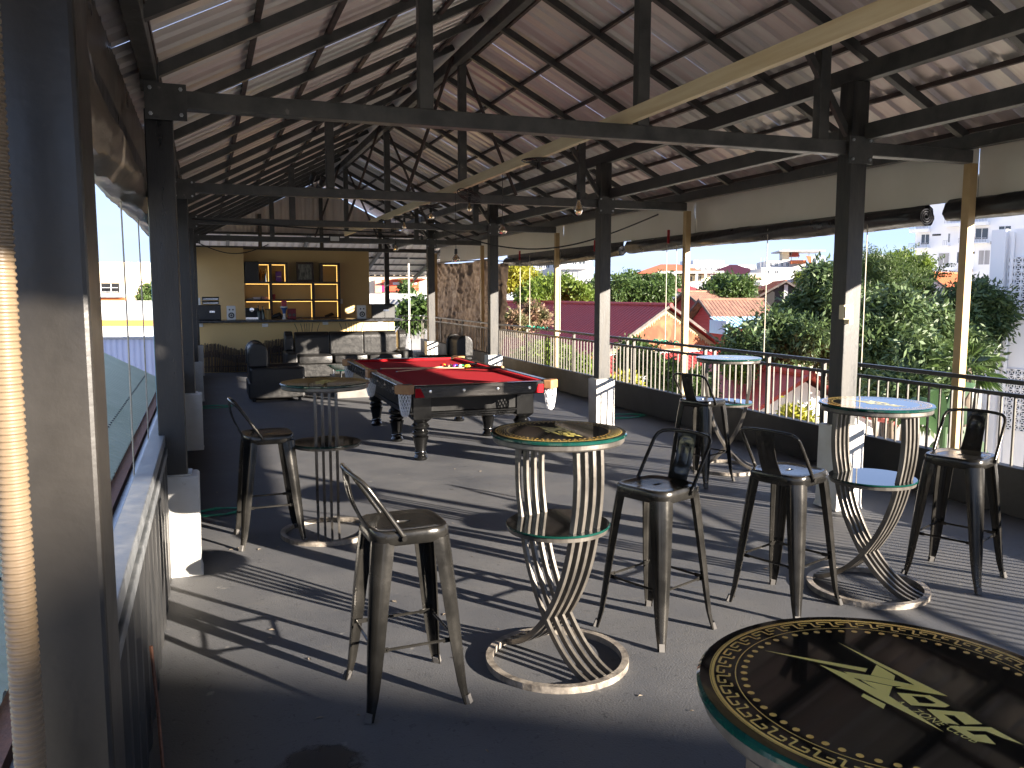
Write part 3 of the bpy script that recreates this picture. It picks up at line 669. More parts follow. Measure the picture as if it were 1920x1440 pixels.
LEGP = [(.052,0),(.06,.012),(.062,.03),(.05,.052),(.046,.06),(.056,.068),(.057,.075),(.05,.085),(.048,.10),(.053,.14),(.064,.20),(.072,.232),(.074,.238),(.055,.245),(.062,.255),(.072,.27),(.074,.288),(.062,.305),(.056,.312),(.066,.322),(.08,.338),(.082,.352),(.07,.37),(.058,.382),(.062,.39)]
for x in (-.46, .64):
    for y in (-1.1, .04, 1.26):
        lgm = MB().lathe([(r_*1.13, z_) for r_, z_ in LEGP], (x, y, 0), 24).build('leg', M_lacq, pt, True)
        MB().loft([[(x+sx*h, y+sy*h, z) for sx, sy in ((-1,-1),(1,-1),(1,1),(-1,1))] for z, h in ((.388,.055),(.43,.096),(.69,.096))], cap0=True, cap1=True).build('leg_block', M_lacq, lgm, bev=.006)
def pocket(x, y, a, corner):
    Rm = Matrix.Translation((x, y, 0)) @ Matrix.Rotation(a, 4, 'Z')
    s = .085 if corner else .075
    pd = MB().prism([(-s,-.06),(s,-.06),(s,.03),(.045,.055),(-.045,.055),(-s,.03)], .745, .832).move(Rm).build('pocket_pad', M_leatherpad, pt, bev=.012)
    MB().lathe([(.052,.833),(.0,.833)], (0,.035,0), 18, False).move(Rm).build('pocket_hole', M_dark, pd)
    m = MB(); R = lambda t: .058*(1-.45*t*t)
    for ph in (0, 1):
        for k_ in range(12):
            m.tube([(R(t)*cos(2*pi*k_/12 + (1 if ph else -1)*t*1.6), -.01+R(t)*sin(2*pi*k_/12 + (1 if ph else -1)*t*1.6), .745-.20*t) for t in np.linspace(0, 1, 8)], .0042, 4)
    m.lathe([(.034,.545),(.02,.53),(.0,.525)], (0,-.01,0), 12, False); m.move(Rm); m.build('pocket_net', M_net, pd)
for x, y, a in ((-HX+.045,-HY+.045,-pi/4),(HX-.045,-HY+.045,pi/4),(HX-.045,HY-.045,3*pi/4),(-HX+.045,HY-.045,-3*pi/4)): pocket(x, y, a, True)
for x, a in ((-HX+.03,-pi/2),(HX-.03,pi/2)): pocket(x, 0, a, False)
# balls and cues
BZ = .790+.0265
bc = [(.7,.55,.02),(.02,.03,.25),(.65,.02,.02),(.15,.02,.2),(.75,.2,.02),(.7,.7,.66),(.02,.2,.08),(.02,.02,.02),(.3,.04,.04),(.7,.55,.05)]
ballnames = ['yellow','blue','red','purple','orange','white','green','black','maroon','pale yellow']
p0 = PZ(829, 687, .81); p1 = PZ(880, 689, .81)
for i, c in enumerate([bc[j] for j in (2,4,8,7,3,1,5,6,0,9)]):
    nm = [ballnames[j] for j in (2,4,8,7,3,1,5,6,0,9)][i]
    t = i/9; x = p0.x+(p1.x-p0.x)*t; y = p0.y + (p1.y-p0.y)*t + .05*(i % 2)
    prof = [(max(.0005, .0265*sin(pi*k_/12)), -.0265*cos(pi*k_/12)) for k_ in range(13)]
    o = MB().lathe(prof, (0,0,0), 18).build('pool_ball', mat('ball_'+nm.replace(' ','_'), c, None, .08, coat=.5), smooth=True); o.location = (x, y, BZ)
    tag(o, f'glossy {nm} pool ball in the row lying along the cues', 'pool ball', 'pool balls gathered on the red cloth')
def cue(a, b, za, zb, lab):
    root = empty('pool_cue', a, 0, lab, 'pool cue', 'cues lying across the pool table'); d = Vector(b)-Vector(a)
    n = 10; MB().tube([d*(t) for t in np.linspace(0,.7,n)], [.0058+.0045*t for t in np.linspace(0,.7,n)], 10).build('shaft', M_cue, root, True)
    MB().tube([d*(t) for t in np.linspace(.7,1,6)], [.0105+.004*t for t in np.linspace(0,1,6)], 10).build('butt', M_lacq, root, True)
    MB().tube([d*-.012, d*0], .0055, 8).build('tip', M_blue, root, True)
a = PZ(745, 697, .80); b = PZ(893, 683, .815); cue((a.x,a.y,.802), (b.x,b.y,.825), 0, 0, 'pool cue pointing at the near left, its butt on the far cushion')
a = PZ(716, 692, .80); b = PZ(940, 694, .815); cue((a.x,a.y,.806), (b.x,b.y,.845), 0, 0, 'pool cue lying straight across the cloth under the balls')

# ================================================================== SOFAS AND COFFEE TABLE
def cushion(m, x0, x1, y0, y1, z0, z1, r=.05):
    rings = []
    for t, g in ((0,r*.7),(.12,.15*r),(.5,0),(.85,.12*r),(1,r*.8)):
        z = z0+(z1-z0)*t; ring = []
        for px, py in sq_like(x0+g, x1-g, y0+g, y1-g): ring.append((px, py, z))
        rings.append(ring)
    return m.loft(rings, cap0=True, cap1=True)
def sq_like(x0, x1, y0, y1, n=28, e=8):
    out = []; cx, cy, hx, hy = (x0+x1)/2, (y0+y1)/2, (x1-x0)/2, (y1-y0)/2
    for k_ in range(n):
        a = 2*pi*(k_+.5)/n; c, s = cos(a), sin(a); r = (abs(c)**e+abs(s)**e)**(-1/e); out.append((cx+hx*r*c, cy+hy*r*s))
    return out
def backrest(m, y0, y1, hw, z0, z1):     # profile in (y,z) swept in x; rounded top
    pr = []; R = (y1-y0)/2; cy = (y0+y1)/2
    pr.append((y0, z0))
    for k_ in range(9): a = pi - pi*k_/8; pr.append((cy+R*cos(a), z1-R+R*sin(a)))
    pr.append((y1, z0)); return pr
def sofa(name, lab, loc, rz, w, seats, cat, armw=.2):
    root = empty(name, loc, rz, lab, cat); d = .85
    # local: front at -y, back at +y, origin at centre
    MB().box(-w/2, w/2, -d/2+.02, d/2, .05, .30).build('base', M_leather, root, bev=.02)
    iw = w-2*armw
    for i in range(seats):
        x0 = -iw/2+iw*i/seats; cushion(MB(), x0+.004, x0+iw/seats-.004, -d/2, d/2-.22, .30, .47).build('seat_cushion', M_leather, root, True)
        pr = backrest(None, d/2-.26, d/2-.02, 0, .30, .90)
        MB().prism(pr, x0+.004, x0+iw/seats-.004, lambda y, z, x: (x, y, z)).build('back_cushion', M_leather, root, bev=.02)
    for s in (-1, 1):
        MB().box(min(s*iw/2, s*w/2)+.002, max(s*iw/2, s*w/2)-.002, -d/2, d/2-.02, .05, .53).build('armrest', M_leather, root, bev=.035)
        pr = backrest(None, d/2-.30, d/2, 0, .53, .92)
        MB().prism(pr, min(s*iw/2, s*w/2)+.03, max(s*iw/2, s*w/2)-.03, lambda y, z, x: (x, y, z)).build('side_wing', M_leather, root, bev=.03)
    for sx in (-1, 1):
        for sy in (-1, 1): MB().box(sx*(w/2-.08)-.025, sx*(w/2-.08)+.025, sy*(d/2-.08)-.025, sy*(d/2-.08)+.025, 0, .052).build('foot', M_plastic, root)
    return root
sofa('leather_sofa', 'black leather three seat sofa in front of the bar counter', (2.66, 17.05, 0), 0, 2.5, 3, 'sofa', .22)
sofa('leather_armchair', 'black leather armchair on the left, seen from its side', (1.0, 13.95, 0), pi/2+pi, .9, 1, 'armchair', .14).rotation_euler = (0,0,pi/2)
sofa('leather_armchair', 'black leather armchair behind the pool table at the right plinth', (4.08, 14.9, 0), -pi/2, .85, 1, 'armchair', .14)
cf = empty('coffee_table', (2.25, 14.1, 0), 0, 'low coffee table with a green glass top between the armchair and the pool table', 'coffee table')
MB().box(-.3,.3,-.5,.5,.02,.30).build('cabinet', M_leather, cf, bev=.01); MB().box(-.32,.32,-.54,-.505,.0,.26).build('front_panel', mat('grey_laminate', (.12,.11,.10), (.15,.14,.125), .4, 0, 6), cf)
for sx in (-1,1):
    for sy in (-1,1): MB().tube([(sx*.24,sy*.42,.30),(sx*.24,sy*.42,.44)], .018, 8).build('glass_support', M_chrome, cf)
MB().box(-.34,.34,-.56,.56,.44,.452).build('glass_top', M_glassedge, cf, bev=.003)

# ================================================================== BAR
CYF = 18.8
ctr = empty('bar_counter', (1.9, CYF, 0), 0, 'pale yellow bar counter with a black top at the far end', 'bar counter')
MB().box(-.28, 3.98, CYF, CYF+.12, 0, 1.045).build('front_wall', M_yellow, ctr, world=True)
MB().box(3.86, 3.98, CYF+.122, CYF+.9, 0, 1.045).build('end_wall', M_yellow, ctr, world=True)
MB().box(-.30, 4.16, CYF-.1, CYF+.55, 1.05, 1.10).build('counter_top', mat('black_stone_top', (.015,.016,.018), (.03,.03,.033), .25, 0, 9), ctr, bev=.006, world=True)
for u in (375, 497, 610, 713):
    p = PY(u, 609 if u < 600 else 605, CYF); MB().box(p.x-.06, p.x+.06, CYF-.015, CYF-.001, p.z-.045, p.z+.03).build('switch_plate', M_whitep, ctr, bev=.004, world=True)
# stick screen: wavy two-tier bamboo sticks in front of the counter
ss = empty('stick_screen', (.8, CYF-.12, 0), 0, 'wavy two tier screen of dark bamboo sticks against the counter front', 'screen')
stm = MB().tube([(0,0,0),(.002,0,.5),(0,.002,1)], [.013,.012,.011], 6).mesh('stick', M_stick)
for i in range(75):
    x = -.25 + i*.031
    top = .52+.07*sin((x+.25)*5.2)+.05*max(0,x-.6)+ (.40*max(0,x-1.25)*.7)
    z1 = top-.12
    inst('stick', stm, ss, (x-.8+random.uniform(-.004,.004), random.uniform(-.01,.01), .02), (0,random.uniform(-.02,.02),0), (1,1,z1-.02+random.uniform(-.03,.03)))
    if i % 1 == 0: inst('stick', stm, ss, (x+.012-.8, .03, z1-.13), (0,random.uniform(-.02,.02),0), (1,1,.28+random.uniform(-.02,.03)))
for zf in (.12, .34): MB().box(-.27, 2.08, CYF-.10, CYF-.085, zf, zf+.025).build('cross_slat', M_wood, ss, world=True)
# wire-backed bar chairs behind the sofa
def wire_chair(u, lab):
    p = PY(u, 640, CYF-.35); root = empty('wire_bar_chair', (p.x, CYF-.42, 0), 0, lab, 'chair', 'wire back chairs at the counter')
    for k_, dx in enumerate((-.26,-.14,-.07,-.02,.03,.1,.24)):
        MB().tube([(dx*1.05,0,1.03),(dx*.85,.0,.9),(dx*.75,.03,.75),(dx*.7,.05,.5)], .007, 5).build('back_wire', M_plastic, root)
    MB().tube([(-.2,.05,.5),(.2,.05,.5),(.2,-.2,.5),(-.2,-.2,.5)], .012, 6, closed=True).build('seat_hoop', M_plastic, root)
    MB().box(-.19,.19,-.19,.04,.485,.51).build('seat', M_leather, root)
    for sx in (-1,1):
        for y in (.05,-.2): MB().tube([(sx*.2,y,.5),(sx*.22,y*1.1,0)], .011, 6).build('leg', M_plastic, root)
wire_chair(577, 'wire back chair at the counter, behind the middle of the sofa'); wire_chair(660, 'wire back chair at the counter, near the right end of the sofa')
# back wall
bw = empty('bar_back_wall', (1.8, 20.9, 0), 0, 'ochre back wall of the bar with a projecting left block', 'wall')
pl0 = PY(352, 462, 20.45); 
MB().box(-.34, .85, 20.45, 21.2, 0, 2.70).build('left_block', M_yellow2, bw, world=True)
MB().box(.852, 3.80, 20.82, 21.19, 0, 2.68).build('main_wall', M_yellow2, bw, world=True)
MB().box(3.65, 3.69, 20.81, 20.818, 1.06, 1.06+.01).build('trim', M_yellow2, bw, world=True)
# shelf unit
su = empty('shelf_unit', (1.9, 20.66, 1.05), 0, 'dark wooden wall shelves with glowing amber strips behind the bar', 'shelves')
SY0, SY1 = 20.5, 20.815
def SX(u): return PY(u, 540, SY0).x
def SZ(v): return PY(550, v, SY0).z
xl, xa, xb, xr = SX(460), SX(508), SX(587.5), SX(636)
zt_, z2_, z3_, z4_ = SZ(496), SZ(530), SZ(563), SZ(597)
T = .022
for z in (z2_, z3_, z4_): MB().box(xl, xr+.03, SY0, SY1, z-T, z+T).build('shelf_board', M_wood, su, world=True)
for x, z0, z1 in ((xa, z4_+T, z3_-T), (xa, z3_+T, z2_-T), (xb, z4_+T, z3_-T), (xb, z3_+T, z2_-T), (xr, z4_+T, z3_-T), (xr, z3_+T, z2_-T), (xa, z2_+T, zt_), (SX(538), z2_+T, zt_), (SX(604), z2_+T, zt_), (xr, z2_+T, zt_)):
    MB().box(x-.028, x+.028, SY0, SY1, z0+.001, z1-.001).build('upright', M_wood, su, world=True)
for x0, x1 in ((SX(486), SX(538)), (SX(604), xr)): MB().box(x0-.028, x1+.028, SY0, SY1, zt_+.001, zt_+.045).build('top_board', M_wood, su, world=True)
def led(x0, x1, z0, z1): MB().box(x0, x1, SY0+.03, SY0+.045, z0, z1).build('led_strip', M_led, su, world=True)
for x0, x1, z in ((xl+.01, xa-.035, z2_-T-.02), (xa+.035, xb-.035, z2_-T-.02), (xb+.035, xr-.035, z2_-T-.02), (xl+.01, xa-.035, z3_-T-.02), (xa+.035, xb-.035, z3_-T-.014), (xb+.035, xr-.035, z3_-T-.014), (SX(487), xa-.035, zt_-.02), (xa+.035, SX(536), zt_-.02), (SX(607), xr-.035, zt_-.02)): led(x0, x1, z, z+.014)
for x, z0, z1 in ((xa-.045, z3_+T, z2_-T-.03), (xb-.045, z3_+T, z2_-T-.03), (xr-.045, z3_+T, z2_-T-.03), (xa-.045, z4_+T, z3_-T-.03), (xb-.045, z4_+T, z3_-T-.03), (xr-.045, z4_+T, z3_-T-.03), (xa-.045, z2_+T, zt_-.03), (SX(535), z2_+T, zt_-.03), (xr-.045, z2_+T, zt_-.03)): led(x-.006, x+.006, z0, z1)
cb = MB().box(SX(460), SX(486), 20.46, SY1, z2_+T+.001, zt_+.06).build('black_cabinet', M_plastic, bev=.01); tag(cb, 'plain black box cabinet at the top left of the bar shelves', 'cabinet')
def bottle(x, y, z, h, r, m, lab, grp='bottles on the bar shelves', capm=None):
    o = MB().lathe([(r,0),(r,h*.58),(r*.85,h*.66),(r*.35,h*.78),(r*.33,h*.94)], (0,0,0), 12).build('bottle', m, smooth=True); o.location = (x, y, z); tag(o, lab, 'bottle', grp)
    MB().lathe([(r*.4,h*.941),(r*.4,h)], (0,0,0), 10).build('cap', capm or M_gold, o)
M_amber = mat('amber_glass', (.35,.13,.02), None, .1, coat=.5); M_dgreen = mat('dark_green_glass', (.01,.03,.015), None, .1, coat=.5)
z = z2_+T+.001
bottle(SX(490), 20.6, z, .30, .035, M_amber, 'amber spirit bottle next to the black cabinet'); bottle(SX(496), 20.63, z, .26, .03, M_amber, 'shorter amber bottle in the middle of the top left bay'); bottle(SX(500), 20.58, z, .29, .025, M_chrome, 'slim silver bottle in the top left bay')
pb = MB().box(SX(518), SX(529), 20.58, 20.66, z, z+.24).build('gift_box', mat('purple_card', (.10,.03,.2), (.14,.04,.26), .5, 0, 6), bev=.004); tag(pb, 'purple gift box in the lit top middle bay', 'box')
MB().box(SX(519.5), SX(527.5), 20.575, 20.579, z+.11, z+.125).build('label_band', M_socket, pb)
pf = empty('picture_frame', (SX(574), 20.62, z), 0, 'dark framed picture leaning on the top shelf', 'picture')
a, b, h = SX(557.5)-SX(574), SX(590)-SX(574), SZ(491)-z2_-T
for nm, bx in (('frame_side',(a,a+.045,0,h)),('frame_side',(b-.045,b,0,h)),('frame_edge',(a+.046,b-.046,0,.05)),('frame_edge',(a+.046,b-.046,h-.05,h))): MB().box(bx[0],bx[1],-.02,.02,bx[2],bx[3]).build(nm, M_wood, pf)
MB().box(a+.046,b-.046,0,.01,.051,h-.051).build('picture_glass', mat('dark_picture', (.08,.09,.08), (.28,.28,.25), .15, 0, 9, coat=.5, stretch=(3,1,1)), pf)
pf.rotation_euler = (radians(-5),0,0)
# counter things
ZC = 1.101
def pa_speaker(u0, u1, v0, lab):
    a = PY(u0, 600, CYF+.1); b = PY(u1, 600, CYF+.1); zt = PY(u0, v0, CYF+.1).z
    root = empty('pa_speaker', ((a.x+b.x)/2, CYF+.26, ZC), 0, lab, 'speaker', 'black box speakers on the counter'); w = (b.x-a.x)/2; h = zt-ZC
    MB().box(-w, w, -.16, .17, 0, h).build('cabinet', M_plastic, root, bev=.012)
    MB().box(-w+.02, w-.02, -.17, -.161, .02, h-.02).build('grille', mat('speaker_grille', (.035,.036,.038), (.05,.05,.05), .6, 0, 200), root)
    MB().box(.0, w*.45, -.176, -.171, h*.5, h*.62).build('badge', M_chrome, root)
pa_speaker(372, 415, 572, 'black box speaker at the left end of the counter under the amplifiers'); pa_speaker(697, 741, 570, 'black box speaker at the right end of the counter, partly sunlit')
p = PY(395, 570, CYF+.3); am = empty('amplifier_stack', (p.x, CYF+.3, PY(395,572,CYF+.1).z+.001), 0, 'stack of two dark amplifiers on the left speaker', 'amplifier')
for i in range(2):
    MB().box(-.17,.17,-.13,.13,.012+i*.085,.085+i*.085).build('amplifier', M_plastic, am, bev=.006); MB().box(-.15,.15,-.134,-.131,.035+i*.085,.045+i*.085).build('front_strip', M_chrome, am)
wb = MB().box(-.09,.09,-.1,.1,.0,.15).build('white_box', M_whitep, bev=.008); wb.location = (p.x-.29, CYF+.26, PY(395,572,CYF+.1).z+.001); tag(wb, 'small white box left of the amplifier stack', 'box')
def monitor(u, lab):
    p = PY(u, 600, CYF+.2); root = empty('studio_monitor', (p.x, CYF+.2, ZC), 0, lab, 'speaker', 'white studio monitors on the counter')
    MB().box(-.09,.09,-.1,.11,0,.30).build('cabinet', M_whitep, root, bev=.015)
    MB().lathe([(.062,0),(.058,.006),(.03,-.004),(0,.004)], (0,0,0), 20, False).move(Matrix.Translation((0,-.102,.10)) @ Matrix.Rotation(pi/2,4,'X')).build('woofer', M_plastic, root, True)
    for dx in (-.035,.035): MB().lathe([(.017,0),(0,.006)], (0,0,0), 12, False).move(Matrix.Translation((dx,-.102,.22)) @ Matrix.Rotation(pi/2,4,'X')).build('tweeter', M_plastic, root)
monitor(434, 'white studio monitor by the left black speaker'); monitor(678, 'white studio monitor by the right black speaker')
# espresso maker, dark kit
p = PY(472, 590, 19.25); es = empty('espresso_machine', (p.x, 19.25, ZC), 0, 'black and chrome espresso machine on the counter', 'espresso machine')
MB().box(-.13,.13,-.1,.14,.0,.05).build('drip_tray', M_chrome, es, bev=.005); MB().box(-.13,.13,.03,.14,.051,.24).build('body', M_plastic, es, bev=.01); MB().box(-.13,.13,-.1,.029,.18,.25).build('group_head', M_plastic, es, bev=.01)
MB().lathe([(.05,0),(.045,.01),(.0,.012)], (0,0,0), 16, False).move(Matrix.Translation((0,-.103,.21)) @ Matrix.Rotation(pi/2,4,'X')).build('gauge', M_chrome, es); MB().tube([(0,-.06,.16),(0,-.2,.155)], .013, 8).build('handle', M_plastic, es)
for i, (u, h, r, m, lab) in enumerate(((485, .30, .032, M_dgreen, 'tall dark bottle right of the espresso machine'), (489, .22, .035, M_plastic, 'black shaker style bottle beside the tall dark bottle'), (493, .28, .04, M_dgreen, 'wide dark bottle left of the wicker lamp'))):
    pp = PY(u, 596, 19.22); bottle(pp.x, 19.22, ZC, h, r, m, lab, 'bottles on the counter', M_plastic)
pp = PY(503, 590, 19.22); wl = MB().lathe([(.055,0),(.06,.04),(.06,.19),(.062,.2)], (0,0,0), 14).build('wicker_jar', mat('wicker', (.5,.33,.12), (.34,.2,.06), .6, 0, 40, .5, 60, stretch=(1,1,4)), smooth=True); wl.location = (pp.x, 19.22, ZC); tag(wl, 'tan wicker jar with a dark lid on the counter', 'jar'); MB().lathe([(.066,.201),(.066,.222),(.0,.23)], (0,0,0), 14, False).build('lid', M_wood, wl)
# ornament with red head plate, blue body, white legs
pp = PY(533, 590, 19.2); og = empty('trophy_ornament', (pp.x, 19.2, ZC), 0, 'ornament with a red top, blue body and white base on the counter', 'ornament')
MB().lathe([(.045,0),(.04,.03),(.025,.05),(.03,.12)], (0,0,0), 14).build('white_base', M_whitep, og, True); MB().lathe([(.03,.121),(.045,.19),(.075,.25)], (0,0,0), 14).build('blue_body', mat('blue_enamel', (.05,.12,.32), None, .3), og, True)
MB().lathe([(.077,.251),(.08,.27),(.07,.28)], (0,0,0), 14).build('white_collar', M_whitep, og, True); MB().box(-.055,.055,-.03,.03,.281,.41).build('red_plate', mat('red_enamel', (.4,.02,.04), None, .3), og, bev=.012)
pp = PY(547, 590, 19.25); rb_ = MB().box(-.09,.09,-.06,.06,0,.23).build('red_box', mat('dark_red_card', (.16,.012,.02), (.2,.016,.026), .5, 0, 6), bev=.004); rb_.location = (pp.x, 19.25, ZC); tag(rb_, 'dark red box with two pale discs on the counter', 'box')
for dx in (-.045,.045): MB().lathe([(.035,0),(0,.002)], (0,0,0), 16, False).move(Matrix.Translation((dx,-.061,.09)) @ Matrix.Rotation(pi/2,4,'X')).build('disc_print', M_rubber, rb_)
pp = PY(520, 594, 19.25); bb = MB().tube([(-.13,0,.03),(-.05,0,.06),(.05,0,.1),(.12,.0,.04)], [.03,.05,.05,.03], 10).build('black_bag', M_leather, smooth=True); bb.location = (pp.x, 19.3, ZC); tag(bb, 'small black bag left of the ornament', 'bag')
pp = PY(618, 594, SY0+.1); sh_ = MB().tube([(-.11,0,.02),(-.03,0,.035),(.06,.0,.07),(.1,0,.05)], [.02,.032,.04,.025], 10).build('black_shoe', M_leather, smooth=True); sh_.location = (pp.x, SY0+.12, z4_+T); tag(sh_, 'black shoe shaped object in the lowest right bay', 'shoe')
pp = PY(513, 556, SY0+.1); rc = MB().lathe([(.035,0),(.04,.12)], (0,0,0), 14).build('red_cup', mat('red_cup', (.4,.02,.02), None, .4), smooth=True); rc.location = (SX(513.5), SY0+.12, z3_+T); tag(rc, 'small red cup in the middle bay of the shelves', 'cup')
for i, (u, c, lab) in enumerate(((470,(.4,.3,.2),'tan paper bundle in the left middle bay'),(481,(.55,.5,.5),'pale paper bundle in the left middle bay'),(497,(.4,.22,.2),'reddish packet at the right of the left middle bay'))):
    o = MB().box(-.08,.08,-.08,.08,0,.035+.015*i).build('packet', mat('packet_%d' % i, c, None, .6), bev=.006); o.location = (SX(u), SY0+.14, z3_+T+.001); o.rotation_euler = (0,0,.3*i-.3); tag(o, lab, 'packet')
so = MB().box(-.035,.035,-.012,0,-.06,.06).build('wall_switch', M_whitep, bev=.004); pp = PY(640, 565, 20.81); so.location = (pp.x, 20.818, pp.z); tag(so, 'white switch on the wall right of the shelves', 'switch')
# lean-to roof beyond the bar
lt = empty('lean_to_roof', (3.3, 24.6, 2), 0, 'lean to roof of corrugated sheet sloping down beyond the bar', 'roof')
def ltz(y): return 3.32 - (y-22.45)*.215
vs = []; fs = []; prof = []
for i in range(36):
    x = -.4+i*.21; prof += [(x,0),(x+.12,0),(x+.14,.03),(x+.19,.03)]
n = len(prof)
for y in (22.45, 27.6): vs += [(x, y, ltz(y)+z) for x, z in prof]
MB().add(vs, [(i, i+1, n+i+1, n+i) for i in range(n-1)]).build('roof_sheet', M_sheet, lt, world=True)
for y in (22.8, 23.6, 24.4, 25.2, 26, 26.8, 27.5): MB().box(-.4, 7.1, y-.02, y+.02, ltz(y)-.055, ltz(y)-.005).build('purlin', M_steel, lt, world=True)
for x in (.6, 2.6, 4.75, 6.5): MB().beam((x, 22.45, ltz(22.45)-.11), (x, 27.5, ltz(27.5)-.11), .08, .1).build('rafter', M_steel, lt, world=True)
MB().box(4.55, 4.67, 22.6, 22.72, 0, 3.15).build('post', M_steelw, lt, world=True)
pp = PY(767, 560, 24.9); MB().box(pp.x-.022, pp.x+.022, 24.88, 24.92, -1, ltz(24.9)-.06).build('white_post', M_white, lt, world=True)

# ================================================================== THE TOWN
M_ground = mat('town_ground', (.46,.41,.34), (.34,.32,.24), .95, 0, .15)
g = MB().box(-900, 900, -300, 1500, GZ-.5, GZ).build('ground', M_ground); tag(g, kind='structure')
M_wallw = mat('white_render', (.60,.60,.60), (.54,.54,.54), .8, 0, .4)
M_wallb = mat('bright_white_render', (.80,.80,.80), (.74,.74,.75), .8, 0, .3)
M_wallc = mat('cream_render', (.70,.60,.42), (.66,.56,.4), .8, 0, .4)
M_wallg = mat('grey_render', (.42,.42,.42), (.48,.48,.47), .8, 0, .4)
M_pane = mat('window_glass', (.05,.06,.07), None, .1, coat=.5)
M_curt = mat('curtained_glass', (.28,.27,.27), (.36,.35,.35), .35, 0, .8, stretch=(3,3,.1))
M_orange = mat('orange_tiles', (.42,.11,.032), (.34,.085,.027), .7, 0, 1.5)
M_redroof = mat('red_roof', (.32,.04,.026), (.26,.033,.023), .6, 0, 1)
M_magenta = mat('maroon_metal_roof', (.25,.033,.032), (.30,.045,.042), .6, 0, .5, rvar=.1, spec=.25)
M_brown = mat('brown_old_tiles', (.24,.12,.075), (.13,.07,.05), .9, 0, 2.2, .8, 9, speck=(.5,.3,.18), speck_t=.72, speck_s=1.6)
M_redwood = mat('red_boards', (.28,.035,.035), (.22,.03,.03), .7, 0, 3, stretch=(.3,.3,6))
M_purple = mat('purple_grey_roof', (.16,.11,.12), (.2,.14,.15), .7, 0, 1)
M_awn = mat('pale_blue_awning', (.30,.55,.72), (.55,.68,.72), .5, 0, .5)
M_grey = mat('grey_metal', (.3,.3,.31), (.38,.38,.38), .5, .2, 2)
M_barge = mat('weathered_board', (.10,.08,.07), (.06,.05,.045), .8, 0, 3)
def frame(name, u, k, ang, label, cat, group=None):
    p = PK(u, 547, k); return empty(name, (p.x, p.y, GZ), -YAW+radians(ang), label, cat, group)
def ZV(v, k): return PK(960, v, k).z - GZ
class Fac:                                    # a facade measured in photo pixels at one distance
    def __init__(s, root, u, k): s.r = root; s.u = u; s.k = k
    def X(s, u): return (u-s.u)*s.k/F
    def Z(s, v): return ZV(v, s.k)
    def block(s, name, m, u0, u1, v0, v1, y0, y1, **kw):
        z1 = s.Z(v0); z0 = s.Z(v1) if v1 is not None else 0
        return MB().box(s.X(u0), s.X(u1), y0, y1, z0, z1).build(name, m, s.r, **kw)
    def window(s, u0, u1, v0, v1, y=0, fm=None, pm=None, mull=1):
        x0, x1, z0, z1 = s.X(u0), s.X(u1), s.Z(v1), s.Z(v0); t = min(.09, (x1-x0)*.1)
        m = MB().box(x0, x0+t, y-.07, y-.003, z0, z1).box(x1-t, x1, y-.07, y-.003, z0, z1).box(x0+t, x1-t, y-.07, y-.003, z0, z0+t).box(x0+t, x1-t, y-.07, y-.003, z1-t, z1)
        for i in range(mull): xx = x0+(x1-x0)*(i+1)/(mull+1); m.box(xx-t*.4, xx+t*.4, y-.06, y-.012, z0+t, z1-t)
        w = m.build('window', fm or M_wallw, s.r)
        MB().box(x0+t, x1-t, y-.03, y-.01, z0+t, z1-t).build('pane', pm or M_pane, w); return w
def roof_ribbed(x0, x1, p, fn, h=.03, drop=0):
    """ribbed sheet: ribs every p along x; fn(x, t) gives the (y,z) at the eave (t=0) and ridge (t=1)"""
    prof = []; x = x0
    while x < x1-1e-6: prof += [(x,0),(min(x1,x+p*.6),0),(min(x1,x+p*.7),h),(min(x1,x+p*.9),h)]; x += p
    n = len(prof); vs = []
    for t in (0, 1):
        for x, dz in prof: y, z = fn(x, t); vs.append((x, y, z+dz))
    return MB().add(vs, [(i, i+1, n+i+1, n+i) for i in range(n-1)])
def gable_house(root, L, W_, ze, zr, wm, rm, gm=None, ov=.4, rib=.3, wall=True, x0=0, hip=0, rh=.05):
    """ridge along local x from x0 to x0+L, half width W_, eave ze, ridge zr"""
    gm = gm or wm
    if wall: MB().box(x0+ov, x0+L-ov, -W_+ov, W_-ov, 0, ze-.05).build('wall', wm, root)
    sl = (zr-ze)/W_
    for s in (-1, 1):
        roof_ribbed(x0, x0+L, rib, lambda x, t, s=s: (s*W_*(1-t), ze+(zr-ze)*t), rh).build('roof_slope', rm, root)
    for xx in (x0+ov, x0+L-ov):
        if not hip: MB().add([(xx,-W_+ov,ze-.05),(xx,W_-ov,ze-.05),(xx,0,zr-.12)], [(0,1,2)]).build('gable', gm, root)
    for xx in (x0, x0+L):
        for s in (-1, 1): MB().beam((xx, s*W_, ze-.02), (xx, 0, zr-.02), .06, .16).build('barge_board', M_barge, root)
    MB().tube([(x0-.02,0,zr+.02),(x0+L+.02,0,zr+.02)], .09, 6).build('ridge_cap', rm, root)
def hip_roof(root, x0, x1, y0, y1, ze, zr, inset, m):
    xm = (y0+y1)/2; vs = [(x0,y0,ze),(x1,y0,ze),(x1,y1,ze),(x0,y1,ze),(x0+inset,xm,zr),(x1-inset,xm,zr)]
    return MB().add(vs, [(0,1,5,4),(1,2,5),(2,3,4,5),(3,0,4),(0,3,2,1)]).build('roof', m, root)

